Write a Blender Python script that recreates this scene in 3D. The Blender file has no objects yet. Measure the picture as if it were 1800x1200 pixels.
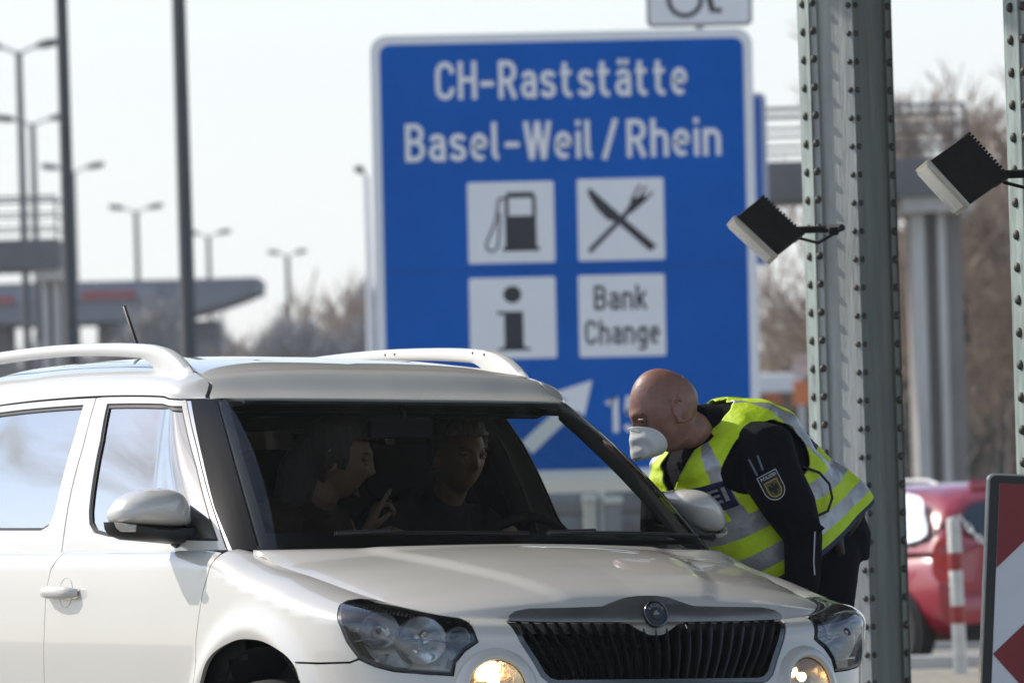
import bpy, bmesh, math, random
import numpy as np
from mathutils import Vector, Matrix
from mathutils.geometry import delaunay_2d_cdt
SC = bpy.context.scene
rnd = random.Random(7)
R = math.radians
# ------------------------------------------------------------------ camera: long lens, slight roll, focus on the car
cam = bpy.data.cameras.new('camera'); camo = bpy.data.objects.new('camera', cam); SC.collection.objects.link(camo); SC.camera = camo
cam.sensor_width = 36; cam.lens = 240; cam.clip_start = .5; cam.clip_end = 20000
ROLL = R(1.7)
cam.shift_x = -235 * math.sin(ROLL) / 1800; cam.shift_y = 235 * math.cos(ROLL) / 1800
camo.matrix_world = Matrix(((math.cos(ROLL), math.sin(ROLL), 0, 0), (0, 0, -1, 0), (-math.sin(ROLL), math.cos(ROLL), 0, 1.25), (0, 0, 0, 1)))
cam.dof.use_dof = True; cam.dof.focus_distance = 20.4; cam.dof.aperture_fstop = 7.6; cam.dof.aperture_blades = 0
# ------------------------------------------------------------------ daylight
SUN_EL, SUN_AZ = R(38), R(-62)          # azimuth clockwise from +Y
world = bpy.data.worlds.new('World'); SC.world = world; world.use_nodes = True
wn, wl = world.node_tree.nodes, world.node_tree.links
bg = wn['Background']; bg.inputs['Strength'].default_value = .15
sky = wn.new('ShaderNodeTexSky'); sky.sky_type = 'NISHITA'; sky.sun_disc = False
sky.sun_elevation = SUN_EL; sky.sun_rotation = SUN_AZ; sky.air_density = 1.0; sky.dust_density = .9; sky.ozone_density = 1.0
tc = wn.new('ShaderNodeTexCoord'); sep = wn.new('ShaderNodeSeparateXYZ'); wl.new(tc.outputs['Generated'], sep.inputs[0])
mp = wn.new('ShaderNodeMapping'); mp.inputs['Scale'].default_value = (1.6, 1.6, 5.0); wl.new(tc.outputs['Generated'], mp.inputs[0])
nz = wn.new('ShaderNodeTexNoise'); nz.inputs['Scale'].default_value = 1.7; nz.inputs['Detail'].default_value = 7; nz.inputs['Roughness'].default_value = .55; nz.inputs['Distortion'].default_value = .6
wl.new(mp.outputs[0], nz.inputs['Vector'])
crmp = wn.new('ShaderNodeValToRGB'); crmp.color_ramp.elements[0].position = .46; crmp.color_ramp.elements[1].position = .70
wl.new(nz.outputs['Fac'], crmp.inputs[0])
mr = wn.new('ShaderNodeMapRange'); mr.inputs['From Min'].default_value = .06; mr.inputs['From Max'].default_value = .20; mr.inputs['To Min'].default_value = .93; mr.inputs['To Max'].default_value = 0
wl.new(sep.outputs['Z'], mr.inputs['Value'])
mxf = wn.new('ShaderNodeMath'); mxf.operation = 'MAXIMUM'; wl.new(crmp.outputs['Color'], mxf.inputs[0]); wl.new(mr.outputs[0], mxf.inputs[1])
mulf = wn.new('ShaderNodeMath'); mulf.operation = 'MULTIPLY'; mulf.inputs[1].default_value = .92; wl.new(mxf.outputs[0], mulf.inputs[0])
mixc = wn.new('ShaderNodeMixRGB'); mixc.inputs[2].default_value = (4.38, 4.52, 4.66, 1)
wl.new(mulf.outputs[0], mixc.inputs[0]); wl.new(sky.outputs[0], mixc.inputs[1]); wl.new(mixc.outputs[0], bg.inputs['Color'])
sl = bpy.data.lights.new('sun', 'SUN'); sl.energy = 2.95; sl.angle = R(.53); sl.color = (1, .94, .85)
so = bpy.data.objects.new('sun', sl); SC.collection.objects.link(so)
sd = Vector((math.sin(SUN_AZ) * math.cos(SUN_EL), math.cos(SUN_AZ) * math.cos(SUN_EL), math.sin(SUN_EL)))
so.rotation_euler = sd.to_track_quat('Z', 'Y').to_euler(); so.location = sd * 60
SC.view_settings.view_transform = 'Standard'; SC.view_settings.look = 'None'; SC.view_settings.gamma = 1; SC.view_settings.exposure = .5
SC.render.engine = 'CYCLES'; SC.cycles.use_denoising = True; SC.cycles.max_bounces = 8; SC.cycles.transparent_max_bounces = 16
SC.cycles.caustics_reflective = False; SC.cycles.caustics_refractive = False; SC.cycles.sample_clamp_indirect = 6
# ------------------------------------------------------------------ materials
MATS = {}
def mat(name, col, rough=.5, metal=0, coat=0, spec=.5, noise=0, nscale=8, bump=0, bscale=60, emit=None, estr=0, sheen=0, stretch=None, rvar=0, coat_rough=.03, rust=0):
    if name in MATS: return MATS[name]
    m = bpy.data.materials.new(name); m.use_nodes = True; n, l = m.node_tree.nodes, m.node_tree.links
    b = n['Principled BSDF']; b.inputs['Base Color'].default_value = (*col, 1); b.inputs['Roughness'].default_value = rough
    b.inputs['Metallic'].default_value = metal; b.inputs['Coat Weight'].default_value = coat; b.inputs['Coat Roughness'].default_value = coat_rough
    b.inputs['Specular IOR Level'].default_value = spec
    if sheen: b.inputs['Sheen Weight'].default_value = sheen
    if emit: b.inputs['Emission Color'].default_value = (*emit, 1); b.inputs['Emission Strength'].default_value = estr
    if noise or bump or rvar:
        t = n.new('ShaderNodeTexCoord'); vec = t.outputs['Object']
        if stretch:
            mpn = n.new('ShaderNodeMapping'); mpn.inputs['Scale'].default_value = stretch; l.new(vec, mpn.inputs[0]); vec = mpn.outputs[0]
        x = n.new('ShaderNodeTexNoise'); x.inputs['Scale'].default_value = nscale; x.inputs['Detail'].default_value = 6; x.inputs['Roughness'].default_value = .65
        l.new(vec, x.inputs['Vector'])
        if noise:
            r = n.new('ShaderNodeValToRGB'); r.color_ramp.elements[0].position = .3; r.color_ramp.elements[1].position = .72
            r.color_ramp.elements[0].color = (*[c * (1 - noise) for c in col], 1); r.color_ramp.elements[1].color = (*[min(1, c * (1 + noise * .6)) for c in col], 1)
            l.new(x.outputs['Fac'], r.inputs[0]); l.new(r.outputs[0], b.inputs['Base Color'])
        if rvar:
            q = n.new('ShaderNodeMapRange'); q.inputs['From Min'].default_value = .3; q.inputs['From Max'].default_value = .7
            q.inputs['To Min'].default_value = max(0, rough - rvar); q.inputs['To Max'].default_value = rough + rvar
            l.new(x.outputs['Fac'], q.inputs[0]); l.new(q.outputs[0], b.inputs['Roughness'])
        if bump:
            y = n.new('ShaderNodeTexNoise'); y.inputs['Scale'].default_value = bscale; y.inputs['Detail'].default_value = 5; l.new(vec, y.inputs['Vector'])
            u = n.new('ShaderNodeBump'); u.inputs['Strength'].default_value = bump; u.inputs['Distance'].default_value = .02; l.new(y.outputs['Fac'], u.inputs['Height']); l.new(u.outputs[0], b.inputs['Normal'])
    if rust:
        src = b.inputs['Base Color'].links[0].from_socket; w = n.new('ShaderNodeTexNoise'); w.inputs['Scale'].default_value = 3.2; w.inputs['Detail'].default_value = 9; w.inputs['Roughness'].default_value = .75; l.new(vec, w.inputs['Vector'])
        wr = n.new('ShaderNodeValToRGB'); wr.color_ramp.elements[0].position = .56; wr.color_ramp.elements[1].position = .70; wr.color_ramp.elements[1].color = (rust, rust, rust, 1); l.new(w.outputs['Fac'], wr.inputs[0])
        mxn = n.new('ShaderNodeMixRGB'); mxn.inputs[2].default_value = (.13, .085, .05, 1); l.new(wr.outputs[0], mxn.inputs[0]); l.new(src, mxn.inputs[1]); l.new(mxn.outputs[0], b.inputs['Base Color'])
    MATS[name] = m; return m
def haze_box(x0, x1, y0, y1, z0, z1, dens):
    m = bpy.data.materials.new('haze_air'); m.use_nodes = True; n, l = m.node_tree.nodes, m.node_tree.links; n.remove(n['Principled BSDF'])
    v = n.new('ShaderNodeVolumePrincipled'); v.inputs['Color'].default_value = (.93, .96, 1, 1); v.inputs['Density'].default_value = dens; v.inputs['Anisotropy'].default_value = .35
    l.new(v.outputs[0], n['Material Output'].inputs['Volume']); b = MB(); b.box(((x0 + x1) / 2, (y0 + y1) / 2, (z0 + z1) / 2), (x1 - x0, y1 - y0, z1 - z0)); return tag(b.build('haze', m), kind='stuff')
def glass(name, tint, refl_base, refl_gain, rough=0.0):
    if name in MATS: return MATS[name]
    m = bpy.data.materials.new(name); m.use_nodes = True; n, l = m.node_tree.nodes, m.node_tree.links
    n.remove(n['Principled BSDF']); out = n['Material Output']
    t = n.new('ShaderNodeBsdfTransparent'); t.inputs[0].default_value = (*tint, 1)
    g = n.new('ShaderNodeBsdfGlossy'); g.inputs['Roughness'].default_value = rough; g.inputs['Color'].default_value = (.97, .98, 1, 1)
    f = n.new('ShaderNodeFresnel'); f.inputs['IOR'].default_value = 1.5
    a = n.new('ShaderNodeMath'); a.operation = 'MULTIPLY_ADD'; a.inputs[1].default_value = refl_gain; a.inputs[2].default_value = refl_base; a.use_clamp = True
    l.new(f.outputs[0], a.inputs[0]); mx = n.new('ShaderNodeMixShader'); l.new(a.outputs[0], mx.inputs[0]); l.new(t.outputs[0], mx.inputs[1]); l.new(g.outputs[0], mx.inputs[2])
    l.new(mx.outputs[0], out.inputs['Surface']); MATS[name] = m; return m
# ------------------------------------------------------------------ mesh helpers
def link(o, parent=None):
    SC.collection.objects.link(o)
    if parent is not None: o.parent = parent
    return o
def tag(o, label=None, cat=None, group=None, kind=None):
    if label: o['label'] = label
    if cat: o['category'] = cat
    if group: o['group'] = group
    if kind: o['kind'] = kind
    return o
def thing(name, label, cat, loc=(0, 0, 0), rot=(0, 0, 0), group=None):
    o = bpy.data.objects.new(name, None); o.location = loc; o.rotation_euler = rot; o.empty_display_size = .2
    return tag(link(o), label, cat, group)
class MB:
    def __init__(s): s.v = []; s.f = []; s.m = []
    def add(s, v, f, mi=0):
        k = len(s.v); s.v += [tuple(map(float, p)) for p in v]; s.f += [tuple(i + k for i in q) for q in f]; s.m += [mi] * len(f); return s
    def box(s, c, d, rot=None, mi=0, bev=0):
        x, y, z = [q / 2 for q in d]
        if bev:
            bm = bmesh.new(); bmesh.ops.create_cube(bm, size=1); bmesh.ops.scale(bm, vec=d, verts=bm.verts)
            bmesh.ops.bevel(bm, geom=bm.edges[:], offset=bev, segments=2, affect='EDGES', profile=.6)
            bm.verts.index_update(); v = [tuple(p.co) for p in bm.verts]; f = [tuple(p.index for p in q.verts) for q in bm.faces]; bm.free()
        else:
            v = [(a * x, b * y, e * z) for a in (-1, 1) for b in (-1, 1) for e in (-1, 1)]
            f = [(0, 1, 3, 2), (4, 6, 7, 5), (0, 4, 5, 1), (2, 3, 7, 6), (0, 2, 6, 4), (1, 5, 7, 3)]
        c = Vector(c); v = [(rot @ Vector(p) if rot else Vector(p)) + c for p in v]
        return s.add(v, f, mi)
    def tube(s, pts, rs, n=10, cap=True, mi=0, squash=None, up=(0, 0, 1)):
        pts = [Vector(p) for p in pts]; N = len(pts); rs = [rs] * N if not hasattr(rs, '__len__') else rs
        v = []; f = []; prev = None
        for i, p in enumerate(pts):
            d = (pts[min(i + 1, N - 1)] - pts[max(i - 1, 0)]).normalized()
            if prev is None:
                u = Vector(up); u = u - d * u.dot(d)
                if u.length < 1e-3: u = Vector((1, 0, 0)) - d * d.x
            else: u = prev - d * prev.dot(d)
            u.normalize(); prev = u; w = d.cross(u)
            ra, rb = rs[i] if hasattr(rs[i], '__len__') else (rs[i], rs[i])
            for k in range(n):
                a = 2 * math.pi * k / n; v.append(p + u * (ra * math.cos(a)) + w * (rb * math.sin(a)))
        for i in range(N - 1):
            for k in range(n): f.append((i * n + k, i * n + (k + 1) % n, (i + 1) * n + (k + 1) % n, (i + 1) * n + k))
        if cap: f.append(tuple(range(n))[::-1]); f.append(tuple((N - 1) * n + k for k in range(n)))
        return s.add(v, f, mi)
    def lathe(s, prof, c=(0, 0, 0), axis=(0, 0, 1), n=24, mi=0):
        """prof: list of (radius, height along axis)"""
        ax = Vector(axis).normalized(); u = ax.orthogonal().normalized(); w = ax.cross(u); c = Vector(c); v = []; f = []
        for r, h in prof:
            for k in range(n):
                a = 2 * math.pi * k / n; v.append(c + ax * h + u * (r * math.cos(a)) + w * (r * math.sin(a)))
        for i in range(len(prof) - 1):
            for k in range(n): f.append((i * n + k, i * n + (k + 1) % n, (i + 1) * n + (k + 1) % n, (i + 1) * n + k))
        return s.add(v, f, mi)
    def ball(s, c, r, n=16, m=10, mi=0, rot=None):
        r = (r, r, r) if not hasattr(r, '__len__') else r; v = []; f = []; c = Vector(c)
        for i in range(m + 1):
            th = math.pi * i / m
            for k in range(n):
                a = 2 * math.pi * k / n; p = Vector((r[0] * math.sin(th) * math.cos(a), r[1] * math.sin(th) * math.sin(a), r[2] * math.cos(th)))
                v.append((rot @ p if rot else p) + c)
        for i in range(m):
            for k in range(n): f.append((i * n + k, (i + 1) * n + k, (i + 1) * n + (k + 1) % n, i * n + (k + 1) % n))
        return s.add(v, f, mi)
    def prism(s, poly, depth, frame=None, mi=0):
        """poly (x,z) outline extruded along y from 0 to depth (frame maps (x,y,z))."""
        n = len(poly); v = [(x, 0, z) for x, z in poly] + [(x, depth, z) for x, z in poly]
        f = [tuple(range(n)), tuple(range(2 * n - 1, n - 1, -1))] + [(i, i + n, (i + 1) % n + n, (i + 1) % n) for i in range(n)]
        if frame: v = [frame(p) for p in v]
        return s.add(v, f, mi)
    def build(s, name, mats, parent=None, smooth=None, loc=None, fix=True):
        me = bpy.data.meshes.new(name); me.from_pydata(s.v, [], s.f); mats = mats if isinstance(mats, (list, tuple)) else [mats]
        for m in mats: me.materials.append(m)
        if len(mats) > 1: me.polygons.foreach_set('material_index', s.m)
        if fix:
            bm = bmesh.new(); bm.from_mesh(me); bmesh.ops.recalc_face_normals(bm, faces=bm.faces); bm.to_mesh(me); bm.free()
        if smooth is not None:
            me.shade_smooth(); me.set_sharp_from_angle(angle=R(smooth))
        o = bpy.data.objects.new(name, me)
        if loc is not None: o.location = loc
        return link(o, parent)
def remesh(mb, name, m, parent, voxel, smooth_it=6, fac=.5):
    """Fuse overlapping closed shapes into one continuous skin."""
    me = bpy.data.meshes.new(name + '_raw'); me.from_pydata(mb.v, [], mb.f)
    bm = bmesh.new(); bm.from_mesh(me); bmesh.ops.remove_doubles(bm, verts=bm.verts, dist=1e-5); bmesh.ops.recalc_face_normals(bm, faces=bm.faces); bm.to_mesh(me); bm.free()
    o = bpy.data.objects.new('tmp', me); SC.collection.objects.link(o)
    a = o.modifiers.new('r', 'REMESH'); a.mode = 'VOXEL'; a.voxel_size = voxel
    b = o.modifiers.new('s', 'SMOOTH'); b.iterations = smooth_it; b.factor = fac
    dg = bpy.context.evaluated_depsgraph_get(); dg.update(); nm = bpy.data.meshes.new_from_object(o.evaluated_get(dg)); nm.name = name
    bpy.data.objects.remove(o); bpy.data.meshes.remove(me)
    nm.materials.clear(); nm.materials.append(m); nm.shade_smooth()
    return link(bpy.data.objects.new(name, nm), parent)
def inside(poly, pts):
    poly = np.asarray(poly); x, y = pts[:, 0], pts[:, 1]; c = np.zeros(len(pts), bool); n = len(poly)
    for i in range(n):
        x0, y0 = poly[i]; x1, y1 = poly[(i + 1) % n]
        if y0 == y1: continue
        k = ((y0 > y) != (y1 > y)) & (x < (x1 - x0) * (y - y0) / (y1 - y0) + x0); c ^= k
    return c
def densify(poly, res, sc=(1, 1)):
    o = []; n = len(poly)
    for i in range(n):
        a = np.array(poly[i], float); b = np.array(poly[(i + 1) % n], float); L = np.hypot(*((b - a) * sc)); k = max(1, int(math.ceil(L / res)))
        o += [tuple(a + (b - a) * j / k) for j in range(k)]
    return o
def inset(poly, d, sc=(1, 1)):
    p = np.array(poly, float) * sc; n = len(p); A = .5 * sum(p[i][0] * p[(i + 1) % n][1] - p[(i + 1) % n][0] * p[i][1] for i in range(n)); s = 1 if A > 0 else -1; o = []
    for i in range(n):
        e0 = p[i] - p[i - 1]; e1 = p[(i + 1) % n] - p[i]; n0 = np.array([-e0[1], e0[0]]) / (np.hypot(*e0) + 1e-9); n1 = np.array([-e1[1], e1[0]]) / (np.hypot(*e1) + 1e-9)
        q = n0 + n1; q = q / (np.hypot(*q) + 1e-9); c = max(.5, q @ n0); o.append(tuple((p[i] + s * q * d / c) / sc))
    return o
def panel(name, poly, F, m, parent, res=.03, off=0.0, lip=.012, side=1, holes=(), sc=(1, 1), flip=False, lip_holes=True, wrap=False):
    """Cut the outline poly (and holes) out of the surface F(a,b) -> (x,r,z); side -1 builds the mirror image."""
    loops = [densify(poly, res, sc)] + [densify(h, res, sc) for h in holes]
    if wrap:
        F0 = F
        def F(a, b):
            P = F0(np.abs(a), b); P = np.array(P); P[..., 1] *= np.where(np.asarray(a) < 0, -1, 1); return P
    pts = []; edges = []
    for lp in loops:
        k = len(pts); pts += lp; edges += [(k + i, k + (i + 1) % len(lp)) for i in range(len(lp))]
    nb = len(pts); B = np.array(pts)
    lo, hi = B.min(0), B.max(0); gx = np.arange(lo[0], hi[0], res / sc[0]); gy = np.arange(lo[1], hi[1], res / sc[1])
    g = np.stack(np.meshgrid(gx + .37 * res / sc[0], gy + .41 * res / sc[1]), -1).reshape(-1, 2)
    k = inside(loops[0], g)
    for h in loops[1:]: k &= ~inside(h, g)
    g = g[k]
    if len(g):
        dm = np.full(len(g), 9.)
        for i in range(0, len(B), 200): dm = np.minimum(dm, np.hypot((g[:, None, 0] - B[None, i:i + 200, 0]) * sc[0], (g[:, None, 1] - B[None, i:i + 200, 1]) * sc[1]).min(1))
        g = g[dm > .45 * res]
    V = [Vector((p[0] * sc[0], p[1] * sc[1])) for p in list(pts) + [tuple(q) for q in g]]
    vo, eo, fo, _, _, _ = delaunay_2d_cdt(V, edges, [], 0, 1e-6)
    P2 = np.array([(p[0] / sc[0], p[1] / sc[1]) for p in vo]); T = np.array([f for f in fo if len(f) == 3]); ce = P2[T].mean(1); k = inside(loops[0], ce)
    for h in loops[1:]: k &= ~inside(h, ce)
    T = T[k]; a, b = P2[:, 0], P2[:, 1]
    P = F(a, b); ea, eb = 1e-3 / sc[0], 1e-3 / sc[1]
    nrm = np.cross(F(a + ea, b) - F(a - ea, b), F(a, b + eb) - F(a, b - eb)); ln = np.linalg.norm(nrm, axis=1)
    nrm = nrm / (ln[:, None] + 1e-12)
    out = P - np.array([-1.2, 0, .62]); s = np.sign((nrm * out).sum()); nrm *= s
    if flip: nrm = -nrm
    P = P + nrm * off
    def car(Q): return np.stack([Q[:, 0], -side * Q[:, 1], Q[:, 2]], 1)
    W = car(P); Nw = car(nrm)
    # winding to agree with the normals
    A, Bq, C = W[T[:, 0]], W[T[:, 1]], W[T[:, 2]]; w = (np.cross(Bq - A, C - A) * Nw[T].sum(1)).sum(1) < 0; T[w] = T[w][:, ::-1]
    verts = [tuple(p) for p in W]; faces = [tuple(int(i) for i in f) for f in T]; norms = [tuple(q) for q in Nw]
    if lip:
        cnt = {}
        for f in faces:
            for i in range(3):
                e = (f[i], f[(i + 1) % 3]); cnt[e] = 1
        bd = [e for e in cnt if (e[1], e[0]) not in cnt]
        nxt = {}
        for e in bd:
            for q in e:
                if q not in nxt:
                    nxt[q] = (len(verts), len(verts) + 1); 
                    verts.append(tuple(W[q])); verts.append(tuple(W[q] - Nw[q] * lip)); 
        for e in bd:
            a0, a1 = nxt[e[0]]; b0, b1 = nxt[e[1]]; faces.append((b0, a0, a1, b1))
    me = bpy.data.meshes.new(name); me.from_pydata(verts, [], faces); me.materials.append(m); me.shade_smooth()
    nn = len(norms)
    if lip:
        full = np.zeros((len(verts), 3)); full[:nn] = np.array(norms)
        fn = np.zeros((len(verts), 3))
        for f in faces[len(T):]:
            p = [np.array(verts[i]) for i in f]; q = np.cross(p[1] - p[0], p[2] - p[0])
            for i in f: fn[i] += q
        full[nn:] = fn[nn:] / (np.linalg.norm(fn[nn:], axis=1)[:, None] + 1e-12)
        norms = [tuple(q) for q in full]
    me.normals_split_custom_set_from_vertices(norms)
    return link(bpy.data.objects.new(name, me), parent)
def text_mesh(txt, size=1, bold=0, res=3, shear=0, spacing=1):
    cu = bpy.data.curves.new('t', 'FONT'); cu.body = txt; cu.size = size; cu.offset = bold; cu.resolution_u = res; cu.space_character = spacing; cu.fill_mode = 'FRONT'; cu.shear = shear
    o = bpy.data.objects.new('t', cu); SC.collection.objects.link(o); dg = bpy.context.evaluated_depsgraph_get(); dg.update()
    me = bpy.data.meshes.new_from_object(o.evaluated_get(dg)); v = np.array([tuple(p.co) for p in me.vertices]); f = [tuple(p.vertices) for p in me.polygons]
    bpy.data.objects.remove(o); bpy.data.meshes.remove(me); bpy.data.curves.remove(cu); return v, f
# ------------------------------------------------------------------ car surfaces (car space: x forward, r to the right side, z up)
def smooth(a,b,x):
    t=np.clip((np.asarray(x,float)-a)/(b-a),0,1); return t*t*(3-2*t)
def cr(xs,ys,mono=False):
    """Cubic Hermite through knots (finite difference tangents, limited)."""
    xs=np.array(xs,float); ys=np.array(ys,float)
    d=np.diff(ys)/np.diff(xs); m=np.zeros_like(ys); m[0]=d[0]; m[-1]=d[-1]
    h=np.diff(xs)
    m[1:-1]=(d[:-1]*h[1:]+d[1:]*h[:-1])/(h[1:]+h[:-1])
    if mono: m[1:-1]=np.where(d[:-1]*d[1:]<=0,0,m[1:-1])
    def f(x):
        x=np.asarray(x,float); i=np.clip(np.searchsorted(xs,x)-1,0,len(xs)-2)
        t=(x-xs[i])/h[i]; t=np.clip(t,-.5,1.5); t2=t*t; t3=t2*t
        return (2*t3-3*t2+1)*ys[i]+(t3-2*t2+t)*h[i]*m[i]+(-2*t3+3*t2)*ys[i+1]+(t3-t2)*h[i]*m[i+1]
    return f
# plan outline of the lower body: front centre -> corner -> side -> rear centre
def _plan():
    p=[]
    for a in np.linspace(0,np.pi/2,120):
        e=2/3.3; p.append((.08+.772*np.cos(a)**e,.893*np.sin(a)**e))
    for x in np.linspace(.08,-2.6,90)[1:]: p.append((x,.893))
    for a in np.linspace(0,np.pi/2,80)[1:]:
        e=2/3.2; p.append((-2.6-.74*np.sin(a)**e,.893*np.cos(a)**e))
    p=np.array(p); s=np.r_[0,np.cumsum(np.hypot(*np.diff(p,axis=0).T))]
    u=np.linspace(0,s[-1],1200); q=np.c_[np.interp(u,s,p[:,0]),np.interp(u,s,p[:,1])]
    for _ in range(40): q[1:-1]=.25*q[:-2]+.5*q[1:-1]+.25*q[2:]
    s=np.r_[0,np.cumsum(np.hypot(*np.diff(q,axis=0).T))]
    return s,q
PS,PQ=_plan(); TMAX=PS[-1]
_d=np.gradient(PQ,PS,axis=0); _n=np.c_[-_d[:,1],_d[:,0]]; _n/=np.linalg.norm(_n,axis=1)[:,None]
_n=-_n  # outward
if _n[0,0]<0: _n=-_n
def Bx(t): return np.interp(t,PS,PQ[:,0])
def Br(t): return np.interp(t,PS,PQ[:,1])
def Nx(t): return np.interp(t,PS,_n[:,0])
def Nr(t): return np.interp(t,PS,_n[:,1])
def t_of_x(x):  # side only
    k=(PQ[:,1]>.8); xs=PQ[k,0][::-1]; return np.interp(x,xs,PS[k][::-1])
_is=cr([.1,.2,.35,.5,.65,.75,.85,.95,1.05,1.3],[.12,.085,.035,.016,.004,0,.003,.010,.022,.06])
_if=cr([.1,.2,.35,.5,.6,.7,.8,.9,1.05,1.3],[.16,.10,.03,.0,.004,.020,.043,.07,.12,.2])
KX=[-3.4,-2,-.6,-.3,-.1,.1,.3,.5,.62,.8]
S0=cr(KX,[.985,.985,.985,.965,.917,.882,.846,.815,.800,.776],True)
RA=cr(KX,[.035,.035,.035,.10,.122,.139,.160,.158,.115,.06],True)
RB=cr(KX,[.045,.045,.045,.07,.071,.072,.070,.070,.066,.055],True)
def smax(t):
    x=Bx(t); return S0(x)+np.pi/2*np.sqrt((RA(x)**2+RB(x)**2)/2)
def G(t,s):
    t=np.asarray(t,float); s=np.asarray(s,float)
    x=Bx(t); r=Br(t); nx=Nx(t); nr=Nr(t)
    wf=smooth(.25,.9,nx)
    s0=S0(x); L=np.pi/2*np.sqrt((RA(x)**2+RB(x)**2)/2)
    th=np.clip((s-s0)/L,0,1.15)*np.pi/2
    zz=np.minimum(s,s0)
    z=zz+RB(x)*np.sin(th)
    ins=(1-wf)*_is(zz)+wf*_if(zz)+RA(x)*(1-np.cos(th))
    # flared wheel arches and the soft body-side feature line
    fl=0
    for xc in (0.0,-2.578):
        rho=np.hypot(x-xc,z-.35); fl=fl+.016*np.exp(-((rho-.45)/.045)**2)*smooth(.5,.8,nr)
    rc=.010*np.exp(-((z-.86)/.035)**2)*smooth(.5,.9,nr)*smooth(.2,-.2,x)*0
    ins=ins-fl-rc
    return np.stack([x-nx*ins,np.maximum(r-nr*ins,0),z],-1)
# greenhouse
KU=np.array([0,.42,.78,.92,1.4,2.0,2.8,3.5,4.0,4.6])
Lk=np.array([(-.05,0,1.043),(-.095,.42,1.037),(-.227,.752,1.031),(-.35,.815,1.03),(-.8,.835,1.03),(-1.38,.838,1.03),(-2.2,.835,1.03),(-2.9,.78,1.04),(-3.2,.6,1.05),(-3.26,0,1.06)])
Uk=np.array([(-.775,0,1.494),(-.795,.36,1.494),(-.855,.589,1.492),(-.95,.648,1.492),(-1.12,.662,1.505),(-1.52,.672,1.515),(-2.2,.665,1.51),(-2.75,.62,1.49),(-2.98,.45,1.48),(-3.05,0,1.49)])
_L=[cr(KU,Lk[:,i]) for i in range(3)]; _U=[cr(KU,Uk[:,i]) for i in range(3)]
def Lc(u): return np.stack([f(u) for f in _L],-1)
def Uc(u): return np.stack([f(u) for f in _U],-1)
def K(u,v):
    u=np.asarray(u,float); v=np.asarray(v,float)
    a=Lc(u); b=Uc(u); p=a+(b-a)*v[...,None]
    bul=4*v*(1-v)
    wside=smooth(.8,1.3,u)
    p[...,1]+=bul*(.022*wside+.014*(1-wside)*np.clip(u/.78,0,1)**2)
    p[...,0]+=bul*(.026*(1-smooth(.6,1.0,u)))
    p[...,2]+=bul*(.024*(1-smooth(.6,1.0,u)))
    return p
# hood : half Coons patch, a 0 centre..1 side, b 0 front..1 rear
TF=None
def _tf():
    from math import hypot
    t=np.linspace(0,1.2,600); P=G(t,smax(t)); return float(np.interp(.56,P[:,1],t))
TF=_tf(); TC=float(t_of_x(-.24))
_hz=cr([0,.05,.12,.25,.5,.75,1],[0,.17,.34,.52,.74,.90,1])
_hx=lambda b: np.asarray(b,float)
def H(a,b):
    a=np.asarray(a,float); b=np.asarray(b,float)
    ts=TF+(TC-TF)*b; side=G(ts,smax(ts))
    f=G(TF*a,smax(TF*a)); r=Lc(.78*a); 
    f0=G(np.zeros_like(a),smax(np.zeros_like(a)))+0*f; f1=G(TF+0*a,smax(TF+0*a)); r0=Lc(0*a); r1=Lc(.78+0*a)
    # x and r : bilinear Coons
    B=b[...,None]; A=a[...,None]
    cen=f0+(r0-f0)*B
    P=(1-A)*cen+A*side+(1-B)*f+B*r-((1-A)*(1-B)*f0+A*(1-B)*f1+(1-A)*B*r0+A*B*r1)
    # heights
    hb=_hz(b); zc=f0[...,2]+(r0[...,2]-f0[...,2])*hb
    zs=side[...,2]
    w=1-np.abs(a)**2.0
    z=zs+(zc-zs)*w
    # at the two end edges follow the given curves
    ef=smooth(.10,0,b); er=smooth(.85,1,b)
    z=z*(1-er)+er*r[...,2]
    z=z*(1-ef)+ef*f[...,2]
    # raised centre section between two creases that run to the badge
    ac=.62-.30*(1-b)**1.2
    z=z+.010*smooth(ac+.05,ac-.05,a)*smooth(0,.12,b)*smooth(1,.9,b)
    P[...,2]=z
    return P
# roof : half, a 0 centre..1 side, b 0 front..1 rear
_rz=cr([0,.05,.12,.25,.45,.65,.85,1],[0,.42,.64,.84,.98,1,.86,.1])
def R_(a,b):
    a=np.asarray(a,float); b=np.asarray(b,float); B=b[...,None]; A=a[...,None]
    us=.78+(4.0-.78)*b; side=Uc(us); f=Uc(.78*a); r=Uc(4.6-.6*a)
    f0=Uc(0*a); r0=Uc(4.6+0*a); f1=Uc(.78+0*a); r1=Uc(4.0+0*a)
    cen=f0+(r0-f0)*B
    P=(1-A)*cen+A*side+(1-B)*f+B*r-((1-A)*(1-B)*f0+A*(1-B)*f1+(1-A)*B*r0+A*B*r1)
    zc=1.494+(1.655-1.494)*_rz(b); zs=side[...,2]
    p=2.4
    z=zs+(zc-zs)*np.clip(1-a**p,0,1)**(1/p)
    e=smooth(.09,0,b); z=z*(1-e)+e*f[...,2]
    P[...,2]=z
    return P
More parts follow.
